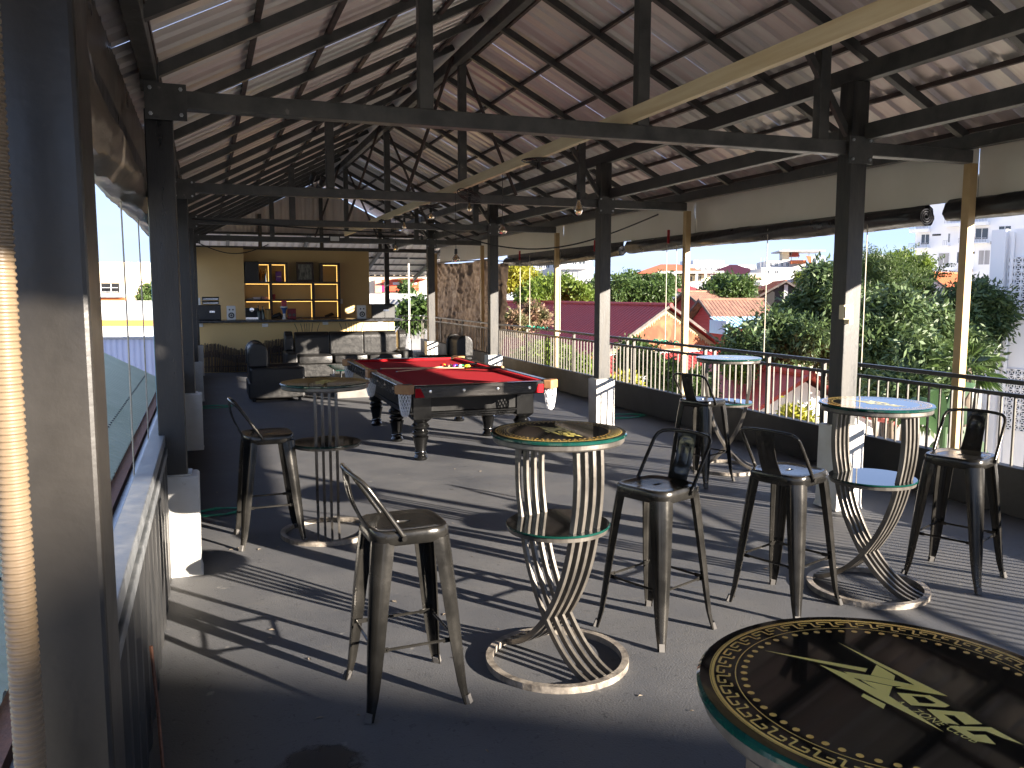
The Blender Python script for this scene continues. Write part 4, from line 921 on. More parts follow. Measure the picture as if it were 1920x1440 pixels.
# ---- foliage
def leafmat(name, a, b, tl=.35, sc=2.2):
    return mat(name, a, b, .5, 0, sc, spec=.35, transl=tl, rvar=0, lo=.3, hi=.7)
M_mango = leafmat('mango_leaves', (.036,.066,.024), (.085,.125,.04), .2)
M_bright = leafmat('bright_leaves', (.07,.12,.015), (.15,.20,.03), .4)
M_yell = leafmat('yellow_leaves', (.20,.21,.02), (.30,.28,.03), .4)
M_mid = leafmat('mid_green_leaves', (.03,.062,.014), (.075,.12,.028), .35)
M_feather = leafmat('feathery_leaves', (.035,.06,.018), (.08,.12,.03), .35)
M_pinkl = leafmat('pink_green_leaves', (.06,.10,.025), (.26,.13,.10), .35, 2.5)
M_trunk = mat('bark', (.07,.05,.035), (.12,.095,.07), .9, 0, 6, .6, 20)
def leaves(blobs, n, size, asp=.32, droop=.5, shell=.55, clump=None):
    """leaf faces spread through a union of ellipsoids in drooping clumps"""
    sub = []
    for b in blobs:
        for _ in range(9):
            d0 = rng.normal(size=3); d0 /= np.linalg.norm(d0); q0 = rng.uniform(.30,.58); k0 = rng.uniform(.45,.92)
            sub.append((b[0]+d0[0]*b[3]*k0, b[1]+d0[1]*b[4]*k0, b[2]+d0[2]*b[5]*k0, b[3]*q0, b[4]*q0, b[5]*q0*rng.uniform(.7,1.1)))
        sub.append((b[0], b[1], b[2], b[3]*.62, b[4]*.62, b[5]*.62))
    bl = np.array(sub); vol = bl[:,3]*bl[:,4]*bl[:,5]; pick = rng.choice(len(bl), n//8+1, p=vol/vol.sum())
    d = rng.normal(size=(len(pick),3)); d /= np.linalg.norm(d,axis=1)[:,None]
    r = shell + (1-shell)*rng.random(len(pick))**.6
    r *= .97+.13*np.sin(d[:,0]*7+d[:,2]*5+pick*1.7)+.1*rng.normal(size=len(pick))
    cc = bl[pick,:3] + d*r[:,None]*bl[pick,3:6]
    c = np.repeat(cc, 8, 0)[:n]; dd = np.repeat(d, 8, 0)[:n]
    c = c + rng.normal(size=c.shape)*size*.75
    a = dd*.8 + rng.normal(size=c.shape)*.75; a[:,2] -= droop; a /= np.linalg.norm(a,axis=1)[:,None]
    q = rng.normal(size=c.shape); b = np.cross(a, q); b /= np.linalg.norm(b,axis=1)[:,None]
    s = size*(.6+.8*rng.random(n))[:,None]
    p0 = c; p1 = c + a*s*.5 + b*s*asp*.5; p2 = c + a*s; p3 = c + a*s*.5 - b*s*asp*.5
    v = np.stack([p0,p1,p2,p3],1).reshape(-1,3)
    return v
def quads(name, v, m, parent):
    nq = len(v)//4; me = bpy.data.meshes.new(name); me.vertices.add(len(v)); me.vertices.foreach_set('co', v.astype(np.float32).ravel())
    me.loops.add(len(v)); me.loops.foreach_set('vertex_index', np.arange(len(v), dtype=np.int32))
    me.polygons.add(nq); me.polygons.foreach_set('loop_start', np.arange(0, len(v), 4, dtype=np.int32))
    me.update(calc_edges=True); me.materials.append(m)
    o = bpy.data.objects.new(name, me); COL.objects.link(o); o.parent = parent; return o
def tree(name, base, blobs, n, size, m, label, group=None, asp=.32, droop=.5, trunk_r=.18, shell=.55, cat='tree', limbs=True):
    """blobs in world coordinates (x,y,z,rx,ry,rz)"""
    root = empty(name, base, 0, label, cat, group); B = Vector(base)
    bl = [(b[0]-B.x, b[1]-B.y, b[2]-B.z, *b[3:]) for b in blobs]
    quads('crown', leaves(bl, n, size, asp, droop, shell), m, root)
    top = Vector((sum(b[0] for b in bl)/len(bl), sum(b[1] for b in bl)/len(bl), sum(b[2] for b in bl)/len(bl)))
    mid = top*.45 + Vector((.1,.1,0)); t = MB()
    t.tube([(0,0,0), mid*.5+Vector((.06,0,0)), mid, top*.8], [trunk_r*1.3, trunk_r, trunk_r*.8, trunk_r*.4], 8)
    if limbs:
        for b in bl:
            e = Vector(b[:3]); t.tube([mid, mid.lerp(e,.5)+Vector((0,0,.25)), e+Vector((0,0,b[5]*.4))], [trunk_r*.5, trunk_r*.35, trunk_r*.1], 6)
    t.build('trunk', M_trunk, root, True); return root
def blob(u, v, k, ru, rv, rd=None):
    """an ellipsoid whose outline in the photograph is ru x rv pixels at distance k"""
    p = PK(u, v, k); rx = ru*k/F; rz = rv*k/F; return (p.x, p.y, p.z, rx*.84, (rd or rx)*.84, rz*.8)
def at_base(u, k): p = PK(u, 547, k); return (p.x, p.y, GZ)

# ---- mango trees right
MG = 'mango trees beside the terrace'
tree('mango_tree', at_base(1500, 21), [blob(1470,625,21,85,55),blob(1400,655,20,45,42),blob(1530,560,22,60,70),blob(1590,600,21,60,90),blob(1570,655,22,70,50),blob(1430,660,22,45,32)], 44000, .17, M_mango, 'dark mango tree left of the near right post, beside the blue awning', MG)
tree('mango_tree', at_base(1690, 17), [blob(1670,640,17,75,90),blob(1740,690,16,70,70),blob(1625,700,17,60,70),blob(1700,730,15,80,50),blob(1740,610,18,45,60)], 44000, .16, M_mango, 'dense dark mango tree between the near right post and the tan pole', MG)
tree('mango_tree', at_base(1835, 24), [blob(1830,600,24,55,75),blob(1800,650,23,60,70),blob(1860,560,26,50,40),blob(1780,580,27,40,35)], 28000, .19, M_mango, 'dark tree between the tan pole and the breeze block building', MG)
# feathery tree behind
ft = [blob(1680,520,24,42,40),blob(1640,500,25,36,40),blob(1720,540,24,40,45),blob(1660,560,24,55,40)]
fr_ = tree('feathery_tree', at_base(1680, 24.5), ft, 16000, .13, M_feather, 'feathery tree with long arching sprays rising above the mango trees', None, asp=.18, droop=-.1)
sp = MB()
for i in range(46):
    u0 = random.uniform(1630,1740); p = Vector(PK(u0, random.uniform(510,560), 24.5)); sgn = 1 if u0 > 1680 else -1
    if random.random() < .3: sgn = -sgn
    e = p + _rt*sgn*random.uniform(.3,1.0) + Vector((0,0,random.uniform(.2,.95))); mid_ = p.lerp(e,.6)+Vector((0,0,.16))
    pts = [p, mid_, e]; b0 = fr_.location
    for j in range(26):
        t = j/25; c = p.lerp(mid_, min(1,t*1.6)) if t < .6 else mid_.lerp(e, (t-.6)/.4)
        for s_ in (-1, 1):
            a_ = _rt*random.uniform(-.5,.9) + Vector((0,0,s_*.8)) + _fh*random.uniform(-.5,.5); a_.normalize(); q_ = a_.cross(Vector((random.random(),random.random(),random.random()))).normalized()
            L_ = .11*(1-.4*t); c2_ = c-b0
            sp.add([c2_, c2_+a_*L_*.5+q_*.018, c2_+a_*L_, c2_+a_*L_*.5-q_*.018], [(0,1,2,3)])
sp.build('spray', M_feather, fr_)
tree('yellow_green_tree', at_base(1655, 33), [blob(1655,505,33,32,25),blob(1720,500,33,30,25),blob(1690,490,34,25,22)], 9000, .17, M_bright, 'sunlit yellow green tree behind the feathery sprays')
# palm and banana
pr = empty('fan_palm', at_base(1815, 14), 0, 'small palm with spiky fronds at the foot of the dark trees', 'palm'); c0 = PK(1815, 690, 14)-pr.location
MB().tube([(0,0,0), c0*.5+Vector((.05,0,0)), c0], [.09,.07,.06], 8).build('trunk', M_trunk, pr)
for i in range(30):
    a = 2*pi*i/30*3.1; el = random.uniform(-.5,1.1); d = Vector((cos(a)*cos(el), sin(a)*cos(el), sin(el))); L_ = random.uniform(.3,.5); sdv = d.cross(Vector((0,0,1))).normalized()
    m = MB()
    for q in range(7):
        an = (q-3)*.16; dq = (d+sdv*an*1.5).normalized(); e = c0 + d*.25 + dq*L_ - Vector((0,0,.12)); s0 = c0+d*.25
        m.add([s0-sdv*.012, s0+sdv*.012, s0.lerp(e,.55)+sdv*.02+Vector((0,0,.05)), e, s0.lerp(e,.55)-sdv*.02+Vector((0,0,.05))], [(0,1,2,3,4)])
    m.tube([c0, c0+d*.26], .008, 4); m.build('frond', M_mid, pr)
bn = empty('banana_plant', at_base(1780, 11), 0, 'banana plant with broad green leaves behind the railing', 'banana plant'); cb0 = PK(1770, 800, 11)-bn.location
M_banana = leafmat('banana_leaf', (.022,.055,.018), (.04,.085,.028), .3, 1.5)
MB().tube([(0,0,0), cb0], [.07,.045], 10).build('stem', M_banana, bn)
for (u, v, u2, v2, w_) in ((1770,800,1830,705,.10),(1770,800,1800,725,.07),(1765,810,1705,735,.09),(1770,800,1845,790,.14),(1770,820,1700,790,.08),(1770,800,1740,720,.1),(1780,820,1860,850,.12),(1775,830,1730,870,.07)):
    a = PK(u, v, 11)-bn.location; b = PK(u2, v2, 10.7+random.random())-bn.location; m = MB(); N_ = 10; sdv = (b-a).cross(_fh).normalized()*.9 + _fh*.25
    vs = []
    for j in range(N_+1):
        t = j/N_; c = a.lerp(b,t)+Vector((0,0,.18*sin(pi*t)-.1*t*t)); ww = w_*sin(pi*min(1,.12+t*.88))**.7
        vs += [c-sdv*ww+Vector((0,0,-.03)), c, c+sdv*ww+Vector((0,0,-.03))]
    m.add(vs, [f for j in range(N_) for f in ((3*j,3*j+1,3*j+4,3*j+3),(3*j+1,3*j+2,3*j+5,3*j+4))]).build('leaf', M_banana, bn, True)
# ---- mid distance trees
tree('round_tree', at_base(1200, 62), [blob(1195,537,62,45,22),blob(1240,530,62,35,18),blob(1160,545,60,35,24),blob(1225,550,60,50,22)], 24000, .3, M_mid, 'broad green tree behind the maroon roof, left of the tan pole', 'trees among the roofs')
tree('round_tree', at_base(1365, 70), [blob(1370,532,70,28,20),blob(1335,545,70,22,18),blob(1385,545,68,28,24),blob(1355,555,68,30,18)], 18000, .32, M_mid, 'round leafy tree behind the brown tiled roofs', 'trees among the roofs')
tree('bright_tree', at_base(1040, 58), [blob(1030,540,58,35,28),blob(1060,545,58,30,24),blob(1000,555,57,30,20),blob(1085,550,57,18,18)], 20000, .3, M_bright, 'bright green tree in front of the white terraced building', 'trees among the roofs')
tree('yellow_tree', at_base(975, 66), [blob(975,515,66,38,18),blob(1000,525,66,18,18),blob(960,530,66,22,14)], 13000, .3, M_yell, 'yellow flowering tree left of the white terraced building', 'trees among the roofs')
tree('bright_tree', at_base(1105, 68), [blob(1100,562,68,28,14),blob(1125,563,68,20,12)], 11000, .25, M_bright, 'low vivid green tree just above the maroon ridge', 'trees among the roofs')
tree('dark_tree', at_base(1120, 85), [blob(1118,537,85,22,16),blob(1100,545,85,16,10)], 7000, .35, M_mango, 'small dark tree beside the second right post', 'trees among the roofs')
tree('bright_tree', at_base(1512, 80), [blob(1508,525,80,16,12),blob(1520,530,80,14,10)], 6000, .32, M_bright, 'small bright tree in front of the grey terraced building', 'trees among the roofs')
tree('dark_tree', at_base(1495, 45), [blob(1485,575,45,16,20),blob(1505,595,44,24,16),blob(1460,585,45,16,14)], 9000, .2, M_mid, 'small leafy tree below the orange gable', 'trees among the roofs')
# shrubs below the maroon house
for i, (u, v, k, ru, rv, m, n, lab, nm) in enumerate(((1000,590,26,26,22,M_pinkl,3600,'pink blossomed shrub in front of the maroon roof','blossom_shrub'),(965,600,25,22,26,M_pinkl,2800,'pinkish shrub at the left end of the maroon roof','blossom_shrub'),
    (1020,660,22,55,25,M_bright,4500,'yellow green shrub below the maroon roof by the second right post','green_shrub'),(1085,690,20,45,25,M_bright,4000,'bright shrub right of the second plinth behind the railing','green_shrub'),
    (1195,670,21,34,34,M_mid,4000,'dark green shrub in front of the orange mural','green_shrub'),(1240,715,19,40,36,M_mid,4200,'leafy shrub behind the railing by the farthest stool','green_shrub'),
    (1165,720,18,26,16,M_yell,2000,'yellow shrub low behind the railing','green_shrub'),(1300,725,18,40,30,M_mid,3600,'green shrub beside the farthest tall table','green_shrub'),(1490,785,15,24,16,M_yell,1800,'yellow leaved shrub by the white gable house','green_shrub'),(1385,690,19,18,12,M_bright,1500,'light green shrub under the farthest table','green_shrub'),
    (950,700,24,30,24,M_bright,2600,'bright shrub behind the railing near the right armchair','green_shrub'))):
    p = PK(u, v, k); tree(nm, (p.x, p.y, GZ), [blob(u,v,k,ru,rv), blob(u+ru*.5,v+rv*.4,k,ru*.7,rv*.6), blob(u-ru*.5,v+rv*.5,k,ru*.6,rv*.6)], n*2, .11, m, lab, 'shrubs behind the railing', trunk_r=.05, cat='shrub', asp=.4, droop=.1)

# ---- maroon metal roofed house with the mural gable
kx = 45; ap = PK(1258, 573, kx); fa = PK(945, 567, 61); rd = Vector((fa.x-ap.x, fa.y-ap.y, 0)); Lr = rd.length*1.6; ang = atan2(rd.y, rd.x)
mh = empty('maroon_house', (ap.x, ap.y, GZ), ang, 'long maroon metal roofed house with an orange mural on its gable', 'house')
zr = ap.z-GZ; ze = zr-2.45; Wd = 4.25; LONG = (1, 1.75)
for s, wid in ((-1, Wd*LONG[0]), (1, Wd*LONG[1])):
    roof_ribbed(0, Lr, .3, lambda x, t, s=s, wid=wid: (s*wid*(1-t), zr-(zr-ze)*(wid/Wd)*(1-t)), .035).build('roof_slope', M_magenta, mh)
MB().tube([(-.05,0,zr+.03),(Lr,0,zr+.03)], .12, 8).build('ridge_cap', M_magenta, mh)
MB().box(.5, Lr-.3, -Wd+.5, Wd-.5, 0, ze-.02).build('wall', M_wallw, mh)
MB().add([(.35,-Wd+.3,ze),(.35,Wd-.3,ze),(.35,0,zr-.12)], [(0,1,2)]).build('gable_board', mat('cream_gable', (.27,.23,.12), (.23,.20,.11), .8, 0, 2), mh)
mu = bpy.data.materials.new('mural'); mu.use_nodes = True; n_ = mu.node_tree.nodes; L_ = mu.node_tree.links; b_ = n_['Principled BSDF']; b_.inputs['Roughness'].default_value = .8
tc_ = n_.new('ShaderNodeTexCoord'); t_ = n_.new('ShaderNodeTexNoise'); t_.inputs['Scale'].default_value = 1.1; t_.inputs['Detail'].default_value = 3; t_.inputs['Distortion'].default_value = 1.2; L_.new(tc_.outputs['Object'], t_.inputs['Vector'])
r_ = n_.new('ShaderNodeValToRGB'); r_.color_ramp.elements[0].position = .42; r_.color_ramp.elements[1].position = .66; r_.color_ramp.elements[0].color = (.12,.03,.007,1); r_.color_ramp.elements[1].color = (.22,.085,.03,1); L_.new(t_.outputs['Fac'], r_.inputs[0]); L_.new(r_.outputs[0], b_.inputs['Base Color'])
pts = [(-Wd+.75, ze+.12)]; nn = 90
for i in range(nn+1):
    y = (-Wd+.75) + (2*Wd-1.5)*i/nn; z = ze + (zr-ze)*(1-abs(y)/Wd) - .36 - (.16 if i % 2 else 0)*random.uniform(.4,1.4); pts.append((y, max(ze+.16, z)))
pts.append((Wd-.75, ze+.12))
MB().prism(pts, .33, .345, lambda y, z, x: (x, y, z)).build('mural', mu, mh)
for s in (-1, 1): MB().beam((.02, s*(Wd+.02), ze-.03), (.02, 0, zr-.0), .06, .14).build('barge_board', M_barge, mh)
roof_ribbed(-Wd-.6, Wd+.9, .3, lambda y, t: (y, 0), .03)
m = roof_ribbed(-Wd-.5, Wd+.9, .3, lambda x, t: (-1.7+2.0*t, ze-.95+.85*t), .035); m.v = [(y_, x_, z_) for x_, y_, z_ in m.v]; m.build('skirt_roof', M_magenta, mh)
MB().box(-1.3, .45, -Wd-.2, Wd+.5, 0, ze-.92).build('front_wall', M_wallw, mh)
for y in (-2.4,-.6,1.4): MB().box(-1.36, -1.303, y, y+1.1, ze-2.6, ze-1.4).build('window', M_pane, mh)
# ---- small red tiled white house close below
kx = 20; a1 = PK(1375, 695, 21); a2 = PK(1520, 703, 18); rd = Vector((a1.x-a2.x, a1.y-a2.y, 0)); ang = atan2(rd.y, rd.x)
th = empty('red_tiled_house', (a2.x, a2.y, GZ), ang, 'small white house with a red clay tiled roof close below the railing', 'house')
zr = a2.z-GZ; Wd = 2.2; ze = zr-1.15; L0 = rd.length+1.0
til = MB()
vs = []; 
for x_ in range(5):
    q = x_/4; vs += [(-.14+.28*q, 0, .028*sin(pi*q)), (-.14+.28*q, .30, .012+.028*sin(pi*q))]
til.add(vs, [(2*i, 2*i+2, 2*i+3, 2*i+1) for i in range(4)]); til.add([(-.14,0,-.012),(.14,0,-.012),(.14,0,.004),(-.14,0,.004)], [(0,1,2,3)])
tm_ = til.mesh('roof_tile', mat('red_clay_tile', (.34,.06,.05), (.24,.045,.04), .7, 0, 1.2, .2, 20), True)
for s in (-1, 1):
    sl = atan2(zr-ze, Wd); Ls = sqrt(Wd**2+(zr-ze)**2); rows = int(Ls/.25)
    if s == 1:
        MB().add([(0,s*Wd,ze-.03),(L0,s*Wd,ze-.03),(L0,0,zr-.03),(0,0,zr-.03)], [(0,1,2,3)]).build('roof_slope', M_redroof, th); continue
    base = MB().add([(0,s*Wd,ze-.03),(L0,s*Wd,ze-.03),(L0,0,zr-.03),(0,0,zr-.03)], [(0,1,2,3)]).build('roof_slope', M_redroof, th)
    cnt = 0
    for r_i in range(rows):
        for c_i in range(int(L0/.28)):
            if cnt >= 290: break
            cnt += 1; t = r_i*.25
            inst('roof_tile', tm_, base, (.14+c_i*.28, s*(Wd-t*cos(sl)), ze+t*sin(sl)+.005), (sl, 0, random.uniform(-.02,.02)))
MB().tube([(-.05,0,zr+.02),(L0,0,zr+.02)], .1, 8).build('ridge_tiles', M_redroof, th)
MB().box(.25, L0-.2, -Wd+.3, Wd-.3, 0, ze-.05).build('wall', M_wallw, th)
MB().add([(.24,-Wd+.3,ze-.06),(.24,Wd-.3,ze-.06),(.24,0,zr-.15)], [(0,1,2)]).build('gable', M_wallw, th)
for s in (-1, 1): MB().beam((-.03, s*(Wd+.05), ze-.03), (-.03, 0, zr+.02), .16, .08).build('barge_tiles', M_redroof, th)
MB().box(.20, .238, -.5, .45, ze-1.1, ze-.1).build('window', M_pane, th)
# ---- brown tiled houses
def brown(u, v, k, u2, v2, k2, Wd, rise, lab, zb=0):
    a = PK(u, v, k); b = PK(u2, v2, k2); rd = Vector((b.x-a.x, b.y-a.y, 0)); r = empty('brown_tiled_house', (a.x, a.y, GZ), atan2(rd.y, rd.x), lab, 'house', 'old brown tiled houses with red gables')
    gable_house(r, rd.length, Wd, a.z-GZ-rise, a.z-GZ, M_redwood, M_brown, M_redwood, ov=.5, rib=.24, rh=.025)
brown(1282, 547, 66, 1375, 545, 69, 4.0, 2.3, 'brown tiled house with the taller red gable, farther back')
brown(1310, 562, 55, 1432, 559, 56, 3.4, 1.9, 'brown tiled house with a dark red gable above the blue awning')
brown(1196, 559, 75, 1240, 560, 78, 2.2, 1.3, 'small brown tiled roof peeping over the maroon ridge')
a = PK(1340, 600, 50); aw = empty('blue_awning', (a.x, a.y, GZ), -YAW+radians(8), 'sun bleached blue corrugated awning below the brown tiled roof', 'awning'); fz = Fac(aw, 1340, 50)
roof_ribbed(0, fz.X(1510), .28, lambda x, t: (-1.8+2.6*t, fz.Z(613)+(fz.Z(595)-fz.Z(613))*t), .035).build('sheet', M_awn, aw)
MB().box(0, .1, -1.8, .8, fz.Z(625), fz.Z(600)).build('side_panel', M_blue, aw); MB().box(0, fz.X(1500), .85, 1.0, 0, fz.Z(596)).build('wall', M_redwood, aw)
# ---- cream villa with orange hip roofs
r = frame('cream_villa', 1260, 120, -6, 'cream villa with an orange hipped roof and a white balcony', 'house'); f = Fac(r, 1260, 120)
f.block('wall', M_wallc, 1200, 1330, 515, None, .5, 12); hip_roof(r, f.X(1188), f.X(1332), -.8, 12, f.Z(513), f.Z(493), 4.2, M_orange)
MB().box(f.X(1232), f.X(1350), -2.2, .45, f.Z(513), f.Z(509)).build('canopy', M_wallw, r)
for u in (1262, 1283, 1302, 1318, 1345): MB().box(f.X(u)-.15, f.X(u)+.15, -2.0, -1.7, 0, f.Z(513)).build('column', M_wallw, r)
f.block('balcony_wall', M_wallw, 1232, 1350, 529, 540, -2.1, -1.98)
for u0, u1 in ((1240,1250),(1268,1278),(1288,1298),(1306,1314)): f.window(u0, u1, 517, 528, .5, M_wallc)
r = frame('red_roofed_house', 1295, 85, 0, 'plain low red roofed house in front of the cream villa', 'house'); f = Fac(r, 1295, 85)
f.block('wall', M_wallw, 1272, 1318, 548, None, .3, 7); hip_roof(r, f.X(1268), f.X(1322), -.4, 7.4, f.Z(547), f.Z(534), 1.0, M_redroof)
# ---- long white block
r = frame('white_long_block', 1345, 210, 10, 'long low white block on the skyline with a grey end', 'building'); f = Fac(r, 1345, 210)
f.block('wall', M_wallw, 1275, 1420, 497, None, 0, 16); f.block('upper_storey', M_wallw, 1300, 1360, 488, 496.9, 1, 10)
for u in range(1282, 1416, 12): f.window(u, u+7, 500, 508, 0)
# ---- grey terraced building with rooftop canopy
r = frame('grey_terraced_building', 1480, 130, -8, 'grey terraced building with a rooftop canopy and an orange awning', 'building'); f = Fac(r, 1480, 130)
f.block('lower_block', M_wallg, 1428, 1512, 503, None, 0, 12); f.block('upper_block', M_wallg, 1440, 1512, 488, 502.9, 2, 12); f.block('lift_tower', M_wallc, 1472, 1484, 466, 487.9, 3, 6)
f.block('canopy', M_grey, 1462, 1545, 468.5, 471, 1, 9); f.block('awning', M_orange, 1483, 1510, 487.5, 494, .6, 1.9); f.block('white_wing', M_wallw, 1512.5, 1580, 501, None, -.5, 11)
for u in (1490, 1503, 1522, 1540): f.block('canopy_post', M_grey, u, u+1, 471.1, 487.8, 4, 4.1)
f.block('parapet', M_wallw, 1428, 1512, 501.5, 502.9, -.1, .2)
MB().prism([(f.X(1488),0),(f.X(1506),0),(f.X(1502),.75),(f.X(1492),.75)], 4, 7, lambda x, z, y: (x, y, f.Z(479)+z)).build('pavilion_roof', M_redroof, r)
for i, u in enumerate((1517, 1532)):
    arch = [(f.X(u)-.05,0),(f.X(u+9)+.05,0)] + [(f.X(u+4.5)+(f.X(u+9)-f.X(u+4.5)+.05)*cos(a_), 1.0+.7*sin(a_)) for a_ in np.linspace(0, pi, 9)]
    MB().prism(arch, -.45, -.2, lambda x, z, y: (x, y, f.Z(500.9)+z)).build('arch', M_wallw, r); MB().prism([(x*.75+f.X(u+4.5)*.25, z*.8) for x, z in arch], -.47, -.452, lambda x, z, y: (x, y, f.Z(500.9)+z)).build('arch_glass', M_pane, r)
MB().prism([(f.X(1507),1.7),(f.X(1516),0),(f.X(1516),1.6)], -.4, -.2, lambda x, z, y: (x, y, f.Z(500.9)+z)).build('orange_gable', M_orange, r)
for u in (1446, 1456, 1466, 1476): f.window(u, u+6, 491, 499, 2)
for u in (1436, 1452, 1490, 1502): f.window(u, u+7, 506, 514, 0)
for u in (1516, 1531, 1545): f.window(u, u+6, 508, 515, -.5, M_wallc)
for u in (1430, 1436, 1442): f.block('antenna', M_grey, u, u+.7, 482, 501.4, 2, 2.1)
# ---- maroon sheds, orange gable, water tank, purple roof
r = frame('maroon_shed', 1415, 150, 20, 'maroon shed roof left of the grey terraced building', 'building'); f = Fac(r, 1415, 150)
f.block('wall', M_wallg, 1370, 1435, 515, None, .4, 9); hip_roof(r, f.X(1362), f.X(1440), 0, 9.4, f.Z(514), f.Z(495), 3, M_magenta)
a = PK(1474, 527, 72); b = PK(1455, 522, 80); rd = Vector((b.x-a.x, b.y-a.y, 0)); r = empty('orange_gable_house', (a.x, a.y, GZ), atan2(rd.y, rd.x), 'house with an open dark gable under an orange tiled roof', 'house')
gable_house(r, rd.length+3, 3.0, a.z-GZ-1.75, a.z-GZ, M_dark, M_orange, M_dark, ov=.6, rib=.4); MB().box(.3,.5,-.2,.1,0,a.z-GZ-.3).build('gable_post', M_wallg, r)
r = frame('orange_lean_house', 1425, 74, 4, 'cream walled house with a low orange roof under the water tank', 'house'); f = Fac(r, 1425, 74)
f.block('wall', M_wallc, 1395, 1462, 546, None, .3, 5); roof_ribbed(f.X(1388), f.X(1464), .4, lambda x, t: (-.3+4*t, f.Z(544)+(f.Z(535)-f.Z(544))*t), .05).build('roof_slope', M_orange, r)
r = frame('water_tank', 1414, 76, 0, 'steel water tank on a white frame', 'water tank'); f = Fac(r, 1414, 76)
z = f.Z(526); 
MB().tube([(f.X(1402),0,f.Z(519)),(f.X(1404),0,f.Z(519)),(f.X(1424),0,f.Z(519)),(f.X(1427),0,f.Z(519))], [.2,.36,.36,.2], 16).build('tank', mat('tank_steel', (.6,.48,.3), (.7,.65,.55), .35, .6, 1), r, True)
for u in (1404, 1412, 1424, 1434): f.block('stand_leg', M_wallw, u, u+1, 527.5, None, -.2, -.13)
f.block('stand_beam', M_wallw, 1402, 1436, 526.5, 527.4, -.25, .25)
r = frame('purple_roofed_house', 1545, 95, 0, 'white house with a purple grey hipped roof beside the mango tree', 'house'); f = Fac(r, 1545, 95)
f.block('wall', M_wallw, 1502, 1600, 534, None, .4, 8); hip_roof(r, f.X(1488), f.X(1610), -.4, 8.5, f.Z(533), f.Z(515), 2.5, M_purple)
r = frame('garden_wall', 1480, 62, 0, 'sunlit cream garden wall among the small trees', 'wall'); f = Fac(r, 1480, 62); f.block('wall_panel', M_wallc, 1440, 1540, 592, None, 0, .25)
# ---- white building behind the feathery tree
r = frame('flat_white_block', 1640, 150, 0, 'flat topped white block behind the near right post', 'building'); f = Fac(r, 1640, 150)
f.block('wall', M_wallw, 1600, 1625, 472, None, 0, 10); f.block('side_wing', M_wallw, 1625.2, 1700, 478, None, .5, 10); f.block('roof_rail', M_grey, 1602, 1624, 464, 464.6, .2, .3)
for u in (1603, 1609, 1615, 1621): f.block('rail_post', M_grey, u, u+.5, 464.7, 471.9, .2, .3)
# ---- white apartment block with balconies
r = frame('apartment_block', 1790, 130, -42, 'white apartment block with railed balconies behind the tan pole', 'building'); f = Fac(r, 1790, 130)
f.block('wall', M_wallb, 1716, 1960, 380, None, 0, 14)
for (u0,u1,v0,v1) in ((1718,1742,475,495),(1758,1778,473,498),(1790,1799,472,494),(1826,1846,470,498),(1720,1742,512,530),(1850,1882,507,530),(1856,1877,427,447),(1858,1880,392,406),(1820,1842,392,400)):
    f.window(u0, u1, v0, v1, 0, M_wallb, M_curt if (u0 in (1758,1826,1718)) else M_pane)
for (u0,u1,v0,v1) in ((1709,1743,434,463),(1769,1778,435,460),(1795,1842,427,457),(1709,1743,398,427),(1770,1842,392,419)):
    f.window(u0+(u1-u0)*.5, u1-1, v0+2, v1-6, 0, M_wallb)
    f.block('balcony_slab', M_wallb, u0, u1, v1-.3, v1+6 if v1 < 430 else v1+1.2, -1.3, -.01)
    nb = max(3, int((u1-u0)/2.4)); f.block('balcony_rail', M_grey, u0, u1, v1-9.2, v1-8.6, -1.28, -1.22)
    for i in range(nb): uu = u0+(u1-u0)*i/nb; f.block('balcony_bar', M_grey, uu, uu+.7, v1-8.5, v1-.4, -1.27, -1.23)
for (u0,v0) in ((1745,505),(1785,508),(1846,455),(1812,505)): f.block('air_conditioner', M_grey, u0, u0+6, v0, v0+5, -.55, -.01)
for (u0,u1,v) in ((1746,1761,437),(1806,1820,473)): f.block('vent_slot', M_dark, u0, u1, v, v+3.5, -.04, -.004)
# ---- house with orange roof before the apartments
a = PK(1735, 511, 75); b = PK(1800, 511, 79); rd = Vector((b.x-a.x, b.y-a.y, 0)); r = empty('orange_roofed_house', (a.x, a.y, GZ), atan2(rd.y, rd.x), 'orange roofed house with a white gable in front of the apartment block', 'house')
gable_house(r, rd.length, 2.4, a.z-GZ-1.7, a.z-GZ, M_wallw, M_orange, M_wallw, ov=.4, rib=.4); MB().box(.36,.395,-.35,.35,a.z-GZ-1.75,a.z-GZ-.8).build('window', M_pane, r)
MB().add([(-1.5,-2.6,a.z-GZ-2.6),(3.2,-3.6,a.z-GZ-3.2),(3.2,-2.3,a.z-GZ-1.9),(-.3,-2.3,a.z-GZ-1.9)], [(0,1,2,3)]).build('lower_roof', M_orange, r)
# ---- breeze block building at the right edge
kx = 25; p = PK(1868, 547, kx); q = PK(1868+170, 547, kx-2.2); rd = Vector((q.x-p.x, q.y-p.y, 0))
bb_ = empty('breeze_block_building', (p.x, p.y, GZ), atan2(rd.y, rd.x), 'near white building with breeze block screens at the right edge', 'building')
MB().box(0, 6, 0, 8, 0, 11.5).build('wall', M_wallb, bb_); MB().box(-.14, .28, -.16, -.004, 0, 11.5).build('corner_pilaster', M_wallb, bb_)
MB().tube([(.45,-.08,4),(.45,-.08,11.4)], .05, 8).build('drain_pipe', M_wallb, bb_)
blk = MB(); hb = .1
for (x0,x1,z0,z1) in ((-hb,-hb+.016,-hb,hb),(hb-.016,hb,-hb,hb),(-hb+.016,hb-.016,-hb,-hb+.016),(-hb+.016,hb-.016,hb-.016,hb)): blk.box(x0,x1,-.05,.0,z0,z1)
